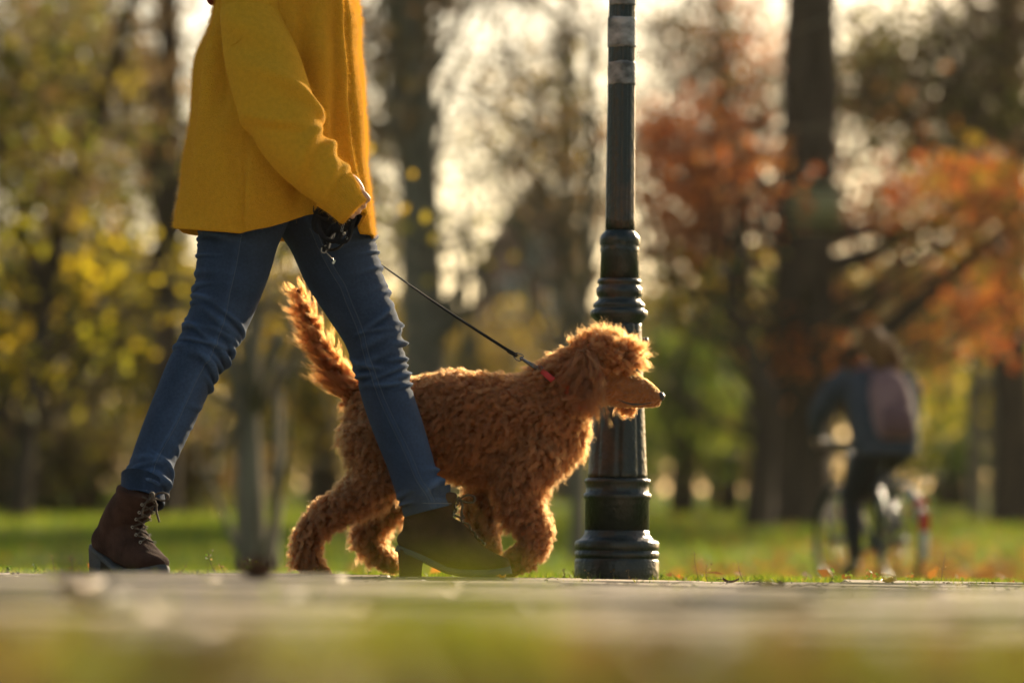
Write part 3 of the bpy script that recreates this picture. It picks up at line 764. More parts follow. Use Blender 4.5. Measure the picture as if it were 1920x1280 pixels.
# brow, and shallow hollows for the eyes
M['dog_skin'] = mat('dog_undercoat', (.17, .062, .018), .9, attr=True, var=.25, scale=60, bump=.15, bscale=300, spec=.1)
d_ = np.concatenate([(np.linalg.norm(DV[a:a + 2000, None] - BP[None, :, :3], axis=2) - np.sqrt(BP[:, 3] * BP[:, 4])[None]).argmin(1) for a in range(0, len(DV), 2000)])
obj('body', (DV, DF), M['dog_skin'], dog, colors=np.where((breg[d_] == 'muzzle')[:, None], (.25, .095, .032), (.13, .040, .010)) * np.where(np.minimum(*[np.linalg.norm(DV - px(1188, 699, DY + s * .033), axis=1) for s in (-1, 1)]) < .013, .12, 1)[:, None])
M['nose'] = mat('dog_nose', (.012, .010, .010), .28, bump=.3, bscale=300)
nc = px(1238, 743, DY)
obj('nose', fuse([blob(nc, (.0120, .0145, .0115)), blob(nc + np.array([-.006, 0, -.006]), (.009, .010, .009)), blob(nc + np.array([.004, -.006, -.002]), .006), blob(nc + np.array([.004, .006, -.002]), .006)], .0018, 2), M['nose'], dog)
M['eye'] = mat('dog_eye', (.010, .006, .004), .22, spec=.3)
for s in (-1, 1):
    e = px(1187, 699, DY + s * .0285)
    obj('eye', blob(e + np.array([0, s * .001, 0]), (.0085, .0070, .0048)), M['eye'], dog)
lip = [px(1158, 749, DY - .047), px(1174, 755, DY - .044), px(1190, 758, DY - .038), px(1208, 757, DY - .031), px(1222, 755, DY - .024)]
obj('lip', tube(cat(lip, 30), np.concatenate([np.linspace(.0008, .0024, 15), np.linspace(.0024, .0008, 15)]), 6), M['nose'], dog)

# coat: curled locks grown from the skin
DOG_COL = np.array([.185, .055, .012])
M['fur'] = bpy.data.materials.new('poodle_curls'); M['fur'].use_nodes = True
N_, L_ = M['fur'].node_tree.nodes, M['fur'].node_tree.links
N_.clear()
o_ = N_.new('ShaderNodeOutputMaterial'); h_ = N_.new('ShaderNodeBsdfHairPrincipled'); at_ = N_.new('ShaderNodeAttribute'); at_.attribute_name = 'Col'
h_.model = 'CHIANG'; h_.parametrization = 'COLOR'
h_.inputs['Roughness'].default_value = .42; h_.inputs['Radial Roughness'].default_value = .6
h_.inputs['Random Roughness'].default_value = .2
L_.new(at_.outputs['Color'], h_.inputs['Color']); L_.new(h_.outputs['BSDF'], o_.inputs['Surface'])

g = np.random.default_rng(5)
NS = 380000
RP, RN = tri_sample(DV, DF, NS, g)
kd = kdtree.KDTree(len(BP))
for k_, p in enumerate(BP): kd.insert(p[:3], k_)
kd.balance()
# score bones by distance relative to their radius, among nearest few: use plain nearest on a coarse set of roots
NL = 8000
li = g.choice(NS, NL, replace=False)
LC, LN = RP[li], RN[li]
def region_of(P):
    d = np.linalg.norm(P[:, None] - BP[None, :, :3], axis=2) - np.sqrt(BP[:, 3] * BP[:, 4])[None]
    return d.argmin(1)
LB = np.concatenate([region_of(LC[a:a + 1000]) for a in range(0, NL, 1000)])
LR = breg[LB]
LXp = CX + 0 * LC[:, 0]
# region parameters: length, outward share, curl radius, turns
par = {'torso': (.037, .60, .0060, 1.5), 'neck': (.042, .55, .0060, 1.4), 'top': (.037, .80, .0060, 1.6), 'muzzle': (.0065, .24, .0003, .4), 'ear': (.060, .22, .0055, 1.2), 'far_ear': (.020, .55, .0055, 1.4), 'tail': (.056, .55, .0048, 1.0), 'leg': (.037, .66, .0064, 1.7)}
Lp = np.array([par[r] for r in LR])
flow = np.tile(np.array([-.45, 0, -.85]), (NL, 1))
flow[LR == 'leg'] = (-.25, 0, -1.0)
flow[(LR == 'ear') | (LR == 'far_ear')] = (-.05, 0, -1.0)
flow[LR == 'top'] = (-.35, 0, .35)
flow[LR == 'neck'] = (-.5, 0, -.6)
flow[LR == 'muzzle'] = (-1, 0, -.15)
tl = LR == 'tail'
flow[tl] = BD[LB[tl]] * 1.0 + np.array([-.55, 0, -.1])
flow += g.normal(0, .30, flow.shape)
flow -= LN * (flow * LN).sum(1)[:, None] * .6
flow /= np.linalg.norm(flow, axis=1)[:, None]
# shorten towards the feet and on the face, so that the outline stays the photographed one
zrow = LC[:, 2]
ground_z = 0.0
Lp[:, 0] *= g.uniform(.62, 1.25, NL) * (1 + .28 * wav(LC, .075, 1))
paw = (LR == 'leg') & (zrow < .035); Lp[paw, 0] = np.clip((zrow[paw] + .004) * .5, .006, .03)
fx = (px(1178, 700, DY)[0]); facez = px(1190, 704, DY)[2]
face = ((LR == 'top') & (LC[:, 0] > px(1176, 700, DY)[0]) & (LC[:, 2] < px(1176, 684, DY)[2]))
Lp[face, 0] = .006; Lp[face, 2] = .0005
cheek = (LR == 'muzzle') & (LC[:, 0] < px(1146, 700, DY)[0]); Lp[cheek, 0] = .012; Lp[cheek, 2] = .002
brow = (LR == 'top') & (LC[:, 0] > px(1168, 700, DY)[0]) & ~face; flow[brow] = (.75, 0, -.15); Lp[brow, 0] *= .95
fl_ = (LR == 'leg') & (LC[:, 0] > px(900, 1000, DY)[0]) & (zrow < .12); Lp[fl_, 0] = np.minimum(Lp[fl_, 0], .024)
belly = (LR == 'torso') & (LN[:, 2] < -.5); Lp[belly, 0] *= .9
kl = kdtree.KDTree(NL)
for k_, p in enumerate(LC): kl.insert(p, k_)
kl.balance()
own = np.fromiter((kl.find(p)[1] for p in RP), dtype=np.int64, count=NS)
ok = (RN * LN[own]).sum(1) > .1
for s in (-1, 1):
    ok &= np.linalg.norm(RP - px(1189, 701, DY + s * .031), axis=1) > .0125
RP, RN, own = RP[ok], RN[ok], own[ok]; NS = len(RP)
K = 10
t = np.linspace(0, 1, K)[None, :, None]
n_, f_, L0 = LN[own][:, None], flow[own][:, None], Lp[own, 0][:, None, None]
ow = Lp[own, 1][:, None, None]
ax = n_ * ow + f_ * (1 - ow); ax /= np.linalg.norm(ax, axis=2)[..., None]
e1 = np.cross(ax, np.array([.3, .8, .5])); e1 /= np.linalg.norm(e1, axis=2)[..., None]; e2 = np.cross(ax, e1)
ph = g.uniform(0, 6.28, NL)[own][:, None, None]; hand = np.where(g.random(NL) < .5, -1, 1)[own][:, None, None]
tw = Lp[own, 3][:, None, None] * g.uniform(.8, 1.2, NL)[own][:, None, None]
rc = Lp[own, 2][:, None, None] * g.uniform(.7, 1.3, NL)[own][:, None, None]
ang = ph + hand * tw * 6.283 * t + g.normal(0, .35, (NS, 1, 1))
strand_l = g.uniform(.70, 1.08, (NS, 1, 1)) * np.where(g.random((NS, 1, 1)) < .06, 1.38, 1.0)
centre = n_ * (L0 * (ow * t - .10 * t * t)) + f_ * (L0 * (1 - ow) * 1.25 * t ** 1.5)
helix = (e1 * np.cos(ang) + e2 * np.sin(ang)) * rc * np.minimum(1, t * 2.2) * (1 - .25 * t)
cv = (np.where(LR[own] == 'tail', .35, np.where(LR[own] == 'ear', .55, .70)) * g.uniform(.7, 1.15, NS))[:, None, None]
off = (RP - LC[own])[:, None] * (1 - cv * t ** .8) + g.normal(0, .0016, (NS, 1, 3)) * t
frizz = g.normal(0, 1, (NS, K, 3)) * .0007 * t * np.minimum(1, L0 / .02)
pts = LC[own][:, None] + (centre * strand_l + helix + frizz) + off
minz = zpath(pts[..., 0], pts[..., 1]) + .002
pts[..., 2] = np.maximum(pts[..., 2], minz)
colv = DOG_COL * (g.uniform(.62, 1.2, NL)[own] * g.uniform(.88, 1.12, NS))[:, None]
colv = np.where((LR[own] == 'ear')[:, None], colv * .72, colv)  # shade on the near ear, put into its hair colour
colv = np.where((LR[own] == 'leg')[:, None], colv * np.array([.95, 1.05, 1.25]), colv)
colv = np.where((LR[own] == 'tail')[:, None], colv * np.array([.90, .74, .6]), colv)
mz = (LR[own] == 'muzzle') | face[own]
colv = np.where(mz[:, None], colv * np.array([1.0, 1.08, 1.15]), colv)
hair_obj('coat', pts, .00020, .00006, M['fur'], dog, np.clip(colv, 0, .95))

# collar and leash
ring_c = px(1030, 706, DY)
cpts = []
for a in np.linspace(0, 2 * np.pi, 40):
    u = np.array([.045 + .0 * a, 0, -.058]); 
    axis_d = np.array(px(1026, 692, DY)) ; low = np.array(px(1118, 790, DY))
    mid = (axis_d + low) / 2; half = (axis_d - low) / 2
    cpts.append(mid + half * .78 * math.cos(a) + np.array([0, 1, 0]) * .068 * math.sin(a))
st = np.column_stack([np.array(cpts), np.full(40, .0035), np.full(40, .0035)])
cd = np.array(px(1118, 790, DY)) - np.array(px(1026, 692, DY)); nrm_ = np.array([cd[2], 0, -cd[0]]); nrm_ /= np.linalg.norm(nrm_)
CV = []
for k_ in range(40):
    p = np.array(cpts[k_]); out = p - (np.array(px(1026, 692, DY)) + np.array(px(1118, 790, DY))) / 2; out /= np.linalg.norm(out)
    for o1, o2 in ((-.011, 0), (.011, 0), (.011, .003), (-.011, .003)): CV.append(p + nrm_ * o1 + out * o2)
CF = [[k_ * 4 + q, k_ * 4 + (q + 1) % 4, k_ * 4 + 4 + (q + 1) % 4, k_ * 4 + 4 + q] for k_ in range(39) for q in range(4)]
obj('collar', (np.array(CV), CF), M['red_web'], dog)
tabp = [px(1015, 695, DY - .050), px(1026, 704, DY - .082), px(1037, 713, DY - .098)]
TV = []
for p in tabp:
    for o1, o2 in ((-.0070, 0), (.0070, 0), (.0070, .003), (-.0070, .003)): TV.append(p + np.array([nrm_[0], 0, nrm_[2]]) * o1 + np.array([0, -1, .3]) * o2)
obj('collar_tab', (np.array(TV), [[k_ * 4 + q, k_ * 4 + (q + 1) % 4, k_ * 4 + 4 + (q + 1) % 4, k_ * 4 + 4 + q] for k_ in range(2) for q in range(4)] + [[0, 1, 2, 3], [8, 9, 10, 11]]), M['red_web'], dog)
rg_c = px(1011, 692, DY - .05)
cr = obj('collar_ring', tube([rg_c + .0085 * np.array([math.cos(a), .2 * math.sin(a), math.sin(a)]) for a in np.linspace(0, 2 * np.pi, 25)], .0014, 6, caps=False), M['steel'], dog)

leash = thing('leash', px(1008, 690, DY - .05), 'thin black leash stretched from the collar of the dog towards the walker', 'leash')
l0, l1 = px(970, 668, DY - .05), px(716, 497, DY - .06)
hand_far = px(648, 446, 9.24)
LP = cat(np.array([l0, (l0 + l1) / 2 + np.array([0, 0, -.004]), l1, hand_far]), 40)
tdir = np.array([.55, 0, -.83]); nn = np.array([.83, 0, .55])
SV = []
for k_, p in enumerate(LP):
    tw_ = .35 + 1.2 * k_ / 40
    wv = nn * math.cos(tw_) * .0042 + np.array([0, 1, 0]) * math.sin(tw_) * .0036; th_ = nn * math.sin(tw_) * .0008 - np.array([0, 1, 0]) * math.cos(tw_) * .0008
    SV += [p - wv - th_, p + wv - th_, p + wv + th_, p - wv + th_]
obj('strap', (np.array(SV), [[k_ * 4 + q, k_ * 4 + (q + 1) % 4, k_ * 4 + 4 + (q + 1) % 4, k_ * 4 + 4 + q] for k_ in range(39) for q in range(4)]), M['strap'], leash)
p0, p1, p2, p3 = px(966, 665, DY - .051), px(978, 672, DY - .051), px(990, 680, DY - .05), px(1006, 693, DY - .05)
u_ = (p3 - p0) / np.linalg.norm(p3 - p0); w_ = np.array([-u_[2], 0, u_[0]])
obj('strap_end', tube([px(952, 657, DY - .051), px(960, 661.5, DY - .051), px(968, 666.5, DY - .051)], [.0048, .0052, .0048], 8), M['strap'], leash)
cl = obj('clasp', join([tube(cat([p0 + w_ * .006, p1 + w_ * .0075, p1 - w_ * .0075, p0 - w_ * .006, p0 + w_ * .006], 20), .0013, 6), blob(p1, (.0055, .005, .0055), 10, 8), tube([p1, p2, (p2 + p3) / 2, p3], [.0035, .0042, .0036, .0026], 8), tube(cat([p2 + w_ * .003, (p2 + p3) / 2 + w_ * .006, p3 + w_ * .006, p3 + u_ * .007, p3 - w_ * .005], 16), .0016, 6)]), M['steel'], leash)
# ------------------------------------------------------------------ the woman walking
wb = px(560, 1085, 9.02); wb[2] = zpath(wb[0], 9.02)
woman = thing('person', wb, 'person in a mustard wool jacket, blue jeans and brown heeled boots walking a dog', 'person')
def wst(rows):
    """rows: px py Y ra(px) rb(px)"""
    return np.array([[*px(x, y, Y), a / ppm(Y), b_ / ppm(Y)] for x, y, Y, a, b_ in rows])
near_leg = [(478, 330, 8.98, 92, 92), (462, 390, 8.97, 84, 84), (448, 440, 8.96, 77, 78), (437, 500, 8.955, 70, 72), (425, 550, 8.95, 63, 67), (408, 600, 8.94, 57, 62), (383, 652, 8.93, 52, 57), (357, 700, 8.92, 48, 53), (337, 745, 8.915, 46, 51), (313, 800, 8.905, 44, 50), (290, 855, 8.885, 41, 46), (277, 900, 8.86, 41, 45), (266, 938, 8.84, 43, 46)]
far_leg = [(560, 330, 9.09, 92, 90), (592, 385, 9.10, 86, 86), (618, 432, 9.11, 83, 80), (640, 500, 9.115, 74, 74), (667, 560, 9.12, 64, 67), (696, 620, 9.12, 56, 60), (712, 680, 9.12, 50, 55), (726, 740, 9.12, 48, 54), (746, 800, 9.12, 47, 53), (767, 860, 9.12, 44, 49), (781, 905, 9.12, 43, 46), (795, 932, 9.12, 46, 47), (802, 958, 9.12, 46, 46)]
def wrap(a): return (a + np.pi) % (2 * np.pi) - np.pi
def wrinkles(specs):
    def f(th, s):
        d = np.zeros_like(s)
        for t0, s0, ext, w, amp, tilt in specs:
            u = wrap(th - t0)
            x = (s - s0 - tilt * u) / w
            d = d + amp * np.exp(-(u / ext) ** 2) * (np.exp(-x * x) - .55 * np.exp(-(x - 1.7) ** 2))
        return d
    return f
def arc_at(rows, y):
    S = cat(wst(rows), 200); zt = px(500, y, 8.95)[2]
    a = np.concatenate([[0], np.cumsum(np.linalg.norm(np.diff(S[:, :3], axis=0), axis=1))])
    return float(np.interp(-zt, -S[:, 2], a))
def seam_theta(rows, pairs):
    ys_, ts = zip(*pairs); ss = [arc_at(rows, y) for y in ys_]
    return lambda s: np.interp(s, ss, ts)
HP = np.pi / 2
g = np.random.default_rng(3)
def rand_wr(rows, y0, y1, n, t0, tsp, amp, w=(.004, .008), ext=(.5, 1.1), tilt=(-.02, .02)):
    return [(t0 + g.normal() * tsp, arc_at(rows, g.uniform(y0, y1)), g.uniform(*ext), g.uniform(*w), 1.9 * amp * g.uniform(.6, 1.3), g.uniform(*tilt)) for _ in range(n)]
wr_near = rand_wr(near_leg, 580, 720, 12, 0, .3, .0036, tilt=(.005, .03)) + rand_wr(near_leg, 560, 690, 8, np.pi, .3, .0034, tilt=(-.03, .005)) + rand_wr(near_leg, 600, 700, 7, -HP, .5, .0022) \
    + rand_wr(near_leg, 868, 925, 10, 0, .5, .0026, (.005, .009)) + rand_wr(near_leg, 875, 922, 8, np.pi, .5, .0026, (.005, .009)) + rand_wr(near_leg, 870, 925, 6, -HP, .6, .0022, (.005, .009)) \
    + rand_wr(near_leg, 450, 560, 6, np.pi, .4, .0022) + rand_wr(near_leg, 740, 850, 5, 0, .6, .0012)
wr_far = rand_wr(far_leg, 560, 730, 14, 0, .35, .0036, tilt=(-.02, .02)) + rand_wr(far_leg, 640, 700, 6, np.pi, .5, .0028, tilt=(0, .03)) + rand_wr(far_leg, 600, 720, 7, -HP, .5, .0022) \
    + rand_wr(far_leg, 455, 560, 6, 0, .5, .0028) + rand_wr(far_leg, 885, 930, 5, -.3, .8, .004, (.006, .01)) + rand_wr(far_leg, 890, 925, 3, np.pi, .5, .003)
seam_n = seam_theta(near_leg, [(440, -HP + .10), (560, -HP + .12), (660, -HP + .38), (800, -HP + .36), (930, -HP + .1)])
seam_f = seam_theta(far_leg, [(440, -HP - .32), (520, -HP - .16), (650, -HP - .40), (740, -HP - .22), (880, -HP + .12), (950, -HP + .3)])
def leg_geo(rows, wr, seam, seed):
    fw = wrinkles(wr)
    dsp = lambda th, s: fw(th, s) + .0013 * np.exp(-(wrap(th - seam(s)) / .06) ** 2)
    NN, SG = 260, 96
    V, F = loft(wst(rows), SG, NN, disp=dsp, caps=False)
    th = np.tile(np.linspace(0, 2 * np.pi, SG, endpoint=False), NN); 
    S = cat(wst(rows), NN); a = np.concatenate([[0], np.cumsum(np.linalg.norm(np.diff(S[:, :3], axis=0), axis=1))]); s = np.repeat(a, SG)
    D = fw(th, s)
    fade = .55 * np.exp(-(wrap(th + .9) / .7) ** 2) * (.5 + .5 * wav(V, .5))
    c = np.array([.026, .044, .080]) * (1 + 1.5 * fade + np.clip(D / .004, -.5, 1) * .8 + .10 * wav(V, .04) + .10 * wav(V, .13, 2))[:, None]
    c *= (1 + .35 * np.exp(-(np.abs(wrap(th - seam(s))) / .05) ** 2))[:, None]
    # turned hem: inner lip
    o = (NN - 1) * SG; ctr = V[o:o + SG].mean(0)
    lip1 = ctr + (V[o:o + SG] - ctr) * .95 ; lip2 = lip1 + np.array([0, 0, .05])
    b_ = len(V); V = np.vstack([V, lip1, lip2]); c = np.vstack([c, np.repeat(c[o:o + SG] * .8, 1, 0), c[o:o + SG] * .6])
    for k_ in range(SG):
        k2 = (k_ + 1) % SG
        F += [[o + k_, o + k2, b_ + k2, b_ + k_], [b_ + k_, b_ + k2, b_ + SG + k2, b_ + SG + k_]]
    return (V, F), np.clip(c, 0, 1)
(gn, cn), (gf, cf) = leg_geo(near_leg, wr_near, seam_n, 1), leg_geo(far_leg, wr_far, seam_f, 2)
pel = loft(wst([(505, 190, 9.03, 95, 120), (508, 260, 9.03, 108, 140), (515, 340, 9.03, 118, 150), (520, 395, 9.03, 80, 130), (520, 410, 9.03, 20, 60)]), 48, 24)
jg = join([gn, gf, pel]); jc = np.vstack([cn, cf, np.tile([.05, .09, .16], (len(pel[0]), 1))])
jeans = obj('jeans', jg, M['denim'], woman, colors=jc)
# stitching along both seams
ST = []
for rows, seam, wr, gap in ((near_leg, seam_n, wr_near, .10), (far_leg, seam_f, wr_far, .13)):
    S = cat(wst(rows), 420); fw = wrinkles(wr)
    a = np.concatenate([[0], np.cumsum(np.linalg.norm(np.diff(S[:, :3], axis=0), axis=1))])
    T = np.gradient(S[:, :3], axis=0); T /= np.linalg.norm(T, axis=1)[:, None]
    n2 = np.array([0, 1, 0]) - T * T[:, 1:2]; n2 /= np.linalg.norm(n2, axis=1)[:, None]; n1 = np.cross(T, n2)
    for sg in ((-1, 1) if rows is far_leg else (1,)):
        th = seam(a) + sg * gap * (.06 / np.maximum(S[:, 3], .03)) * .8
        r = fw(th, a) + .0006
        Pt = S[:, :3] + n1 * ((S[:, 3] + r) * np.cos(th))[:, None] + n2 * ((S[:, 4] + r) * np.sin(th))[:, None]
        for k_ in range(8, 418, 2):
            if Pt[k_, 2] > px(500, 425, 9)[2]: continue
            p, q = Pt[k_], Pt[k_] + (Pt[k_ + 1] - Pt[k_]) * .75
            ST.append(tube([p, q], .0008, 4))
# hem stitch on the front cuff
S = wst(far_leg)[-1]; 
for k_ in range(60):
    a0 = k_ / 60 * 2 * np.pi; a1 = a0 + .075
    f_ = lambda a: S[:3] + np.array([math.cos(a) * (S[3] + .0012), math.sin(a) * (S[4] + .0012), .0185 + .0 * a])
    ST.append(tube([f_(a0), f_(a1)], .0008, 4))
obj('stitching', join(ST), M['thread'], jeans, kind='stuff')

# --- body under the clothes (one continuous figure, head beyond the top of the picture)
def bst(rows): return cat(wst(rows), 24)
body_parts = [
    loft(bst([(512, 380, 9.03, 60, 110), (512, 300, 9.03, 82, 120), (520, 200, 9.03, 78, 104), (528, 90, 9.03, 76, 100), (532, 0, 9.03, 76, 100), (530, -70, 9.03, 66, 100), (528, -105, 9.03, 46, 70), (530, -130, 9.03, 40, 46)]), 24),
    loft(bst([(530, -95, 9.03, 46, 50), (536, -150, 9.03, 42, 44), (542, -190, 9.03, 42, 44)]), 20),
    loft(bst([(548, -160, 9.03, 40, 40), (552, -200, 9.03, 72, 56), (550, -260, 9.03, 80, 62), (544, -310, 9.03, 74, 60), (540, -345, 9.03, 40, 36), (540, -355, 9.03, 10, 10)]), 24),
    loft(bst([(622, -235, 9.03, 8, 8), (634, -222, 9.03, 11, 11), (636, -212, 9.03, 9, 10), (622, -210, 9.03, 6, 8)]), 10),
    loft(bst([(500, -50, 8.93, 34, 34), (490, 50, 8.85, 38, 36), (516, 180, 8.77, 36, 36), (550, 272, 8.75, 32, 32), (602, 325, 8.75, 27, 27), (640, 368, 8.76, 20, 24)]), 18),
    loft(bst([(505, -50, 9.13, 34, 34), (510, 60, 9.24, 42, 42), (530, 190, 9.28, 36, 36), (550, 290, 9.28, 32, 32), (596, 365, 9.26, 27, 27), (630, 418, 9.24, 20, 24)]), 18),
    loft(bst([(480, 340, 8.98, 60, 60), (437, 500, 8.955, 54, 56), (383, 652, 8.93, 40, 42), (337, 745, 8.915, 36, 40), (290, 855, 8.895, 28, 30), (266, 938, 8.84, 24, 24), (262, 970, 8.84, 20, 20)]), 18),
    loft(bst([(580, 360, 9.10, 60, 60), (640, 500, 9.115, 56, 58), (706, 670, 9.12, 40, 42), (726, 740, 9.12, 38, 42), (767, 860, 9.12, 30, 32), (788, 940, 9.12, 24, 24), (796, 975, 9.12, 20, 20)]), 18),
]
def hand_parts(wx, wy, wY, side, fx, fy):
    """palm and five curled fingers; side -1 near hand, +1 far hand; (fx, fy) direction of the knuckles in photo pixels"""
    L = math.hypot(fx, fy); u = (fx / L, fy / L); v = (-u[1], u[0])
    def q(a, b_, c): return (wx + u[0] * a + v[0] * b_, wy + u[1] * a + v[1] * b_, wY + c)
    out = [loft(cat(wst([(*q(-4, 0, 0), 20, 18), (*q(18, 0, 0), 27, 16), (*q(40, 0, 0), 29, 15), (*q(52, 0, 0), 27, 13), (*q(58, 0, 0), 18, 8)]), 16), 16)]
    for k_, (c, l) in enumerate([(-22, .92), (-7.5, 1.05), (7.5, 1.0), (21.5, .80)]):
        r = 6.8 if k_ < 3 else 6.0
        out.append(loft(cat(wst([(*q(40, c, 0), r, r), (*q(58, c, -.003), r, r), (*q(60 + 12 * l, c + 2, .006), r * .97, r * .97), (*q(60 + 9 * l, c + 3, .022), r * .92, r * .92), (*q(48, c + 3, .030), r * .85, r * .85), (*q(42, c + 3, .028), r * .4, r * .4)]), 22), 12))
    out.append(loft(cat(wst([(*q(6, -16, .010), 13, 13), (*q(24, -28, .020), 11, 11), (*q(44, -26, .032), 9.5, 9.5), (*q(58, -16, .038), 8.5, 8.5), (*q(63, -12, .038), 4, 4)]), 16), 12))
    return out
body_parts += hand_parts(622, 343, 8.768, -1, .72, .60) + hand_parts(632, 420, 9.24, 1, .5, .7)
obj('body', fuse(body_parts, .0032, 2), M['skin'], woman)
M['hair_brown'] = mat('brown_hair', (.09, .045, .022), .6, var=.4, scale=60, bump=.6, bscale=120, stretch=(1, 1, .2))
obj('hair', fuse([blob(px(528, -285, 9.03), (.10, .085, .11), 24, 16), loft(bst([(495, -290, 9.03, 60, 66), (470, -220, 9.03, 52, 66), (460, -130, 9.03, 44, 70), (440, -70, 9.03, 22, 60)]), 20)], .008, 4), M['hair_brown'], woman)
M['red_knit'] = mat('dark_red_scarf', (.20, .012, .02), .9, var=.3, scale=80, bump=.5, bscale=300)
obj('scarf', fuse([loft(np.array([[*(px(525, -118, 9.03) + np.array([.085 * math.cos(a), .10 * math.sin(a), .01 * math.sin(2 * a)])), .032, .03] for a in np.linspace(0, 2 * np.pi, 26)]), 14), loft(bst([(465, -120, 9.0, 20, 40), (410, -60, 8.98, 18, 40), (400, -15, 8.97, 14, 36), (396, 6, 8.97, 9, 30), (394, 10, 8.97, 3, 10)]), 14)], .006, 3), M['red_knit'], woman)

# --- jacket
JR = [(-118, 490, 575, .060), (-105, 462, 600, .10), (-80, 430, 630, .165), (-40, 413, 652, .195), (0, 403, 668, .205), (51, 393, 676, .21), (113, 371, 680, .212), (219, 358, 684, .215), (312, 341, 683, .215), (380, 330, 688, .215), (414, 325, 692, .215), (432, 322, 694, .213)]
jst = np.array([[*px((l + r) / 2, y, 9.03), (r - l) / 2 / ppm(9.03), d] for y, l, r, d in JR])
jst[:, 1] = 9.03
NJ, SJ = 150, 200
JS = cat(jst, NJ)
thj = np.linspace(0, 2 * np.pi, SJ, endpoint=False)
yrow = np.interp(-JS[:, 2], -jst[:, 2], [r[0] for r in JR])
TH, YR = np.meshgrid(thj, yrow)
def gss(x, w): return np.exp(-(x / w) ** 2)
def win(y, a, b_, s=50): return smooth(a - s, a + s, y) * (1 - smooth(b_ - s, b_ + s, y))
dj = np.zeros_like(TH)
dj -= .034 * gss(wrap(TH + HP + .78 - .0012 * (YR - 60)), .13) * win(YR, 20, 220)
dj += .012 * gss(wrap(TH + HP + 1.05 - .0006 * YR), .16) * win(YR, 60, 330, 90)
dj -= .010 * gss(wrap(TH + HP + .52 - .0010 * (YR - 100)), .12) * win(YR, 150, 400, 80)
dj += .020 * gss(wrap(TH + HP - .52 - .0003 * (YR - 100)), .13) * win(YR, 60, 420, 80)
dj -= .018 * gss(wrap(TH + HP - .30), .10) * win(YR, 40, 420, 60)
dj -= .010 * gss(wrap(TH + HP - .80), .10) * win(YR, -20, 420, 60)
dj -= .008 * gss(wrap(TH + HP + .20), .022) * win(YR, 215, 470, 40)          # side seam
dj += .009 * np.sin(3 * TH + YR * .004) * smooth(60, 400, YR) + .004 * np.sin(7 * TH - YR * .011)
edge_t = np.interp(YR, [0, 200, 320, 430], [-.66, -.60, -.44, -.32])
dj -= .020 * gss(wrap(TH - edge_t - .05), .05)                                # gap between the two front edges
dj += .010 * gss(wrap(TH - edge_t + .06), .07)
dj += .004 * wav(np.stack([TH * .2, YR / 800, 0 * TH], -1), .16, 1)
c_, s_ = np.cos(TH), np.sin(TH)
pw = 2 / 2.25
A = np.sign(c_) * np.abs(c_) ** pw * JS[:, 3:4] + dj * c_
B = np.sign(s_) * np.abs(s_) ** pw * JS[:, 4:5] + dj * s_
JV = np.stack([JS[:, 0:1] + A, JS[:, 1:2] + B, np.broadcast_to(JS[:, 2:3], A.shape)], -1)
hem_row = np.interp(wrap(thj + HP), [-np.pi, -1.57, -1.2, -.22, .0, .40, .8, 1.12, 1.22, 1.32, 1.8, np.pi], [436, 428, 434, 449, 438, 412, 402, 400, 402, 438, 442, 436])
hem_dz = -(hem_row - 432) / ppm(9.03)
JV[..., 2] += hem_dz[None] * smooth(230, 432, YR)
JV = JV.reshape(-1, 3)
ii = np.arange(NJ - 1)[:, None] * SJ; jj = np.arange(SJ)[None]; kk = (jj + 1) % SJ
JF = np.stack([ii + jj, ii + kk, ii + SJ + kk, ii + SJ + jj], -1).reshape(-1, 4)
JFl = JF.tolist()
o = (NJ - 1) * SJ; ctr = JV[o:o + SJ].mean(0)
l1 = ctr + (JV[o:o + SJ] - ctr) * np.array([.985, .985, 1]) - np.array([0, 0, .004]); l2 = ctr + (JV[o:o + SJ] - ctr) * np.array([.965, .965, 1]) + np.array([0, 0, .004]); l3 = ctr + (JV[o:o + SJ] - ctr) * np.array([.90, .90, 1]); l3[:, 2] += .10
bb = len(JV); JA = np.vstack([JV, l1, l2, l3])
for a, b_ in ((o, bb), (bb, bb + SJ), (bb + SJ, bb + 2 * SJ)):
    JFl += [[a + q, a + (q + 1) % SJ, b_ + (q + 1) % SJ, b_ + q] for q in range(SJ)]
jacket = obj('jacket', (JA, JFl), M['wool'], woman)
def sleeve(rows, seed, name='sleeve'):
    st = wst(rows)
    sp = [(-HP - .5, .20, .8, .03, .005, .06), (-HP, .53, 1.0, .016, .006, -.04), (-HP + .6, .38, .6, .018, .006, .07), (-HP - .2, .44, .8, .013, .005, .05), (0, .46, .9, .020, .007, .02), (-.4, .50, 1.0, .016, .006, -.03), (-.6, .42, .9, .018, .005, .05), (0, .555, .9, .014, .007, .0), (-HP, .33, .9, .03, .004, .05), (-HP + .3, .60, .8, .015, .004, -.03), (np.pi, .40, .7, .02, .004, .0), (.3, .62, .8, .012, .005, .02)]
    fw0 = wrinkles(sp); fw = lambda th, s: 1.7 * fw0(th, s)
    seam_s = .145
    dsp = lambda th, s: fw(th, s) - .004 * np.exp(-((s - seam_s - .012 * np.sin(th + 2.2)) / .0035) ** 2) + .003 * np.sin(2 * th + s * 9)
    V, F = loft(st, 96, 130, disp=dsp, caps=False)
    return V, F
near_slv = [(484, -75, 8.90, 40, 60), (474, -25, 8.87, 52, 62), (474, 50, 8.835, 58, 64), (493, 120, 8.795, 69, 64), (519, 200, 8.765, 72, 62), (556, 275, 8.755, 62, 58), (600, 325, 8.76, 53, 52), (632, 360, 8.768, 42, 45)]
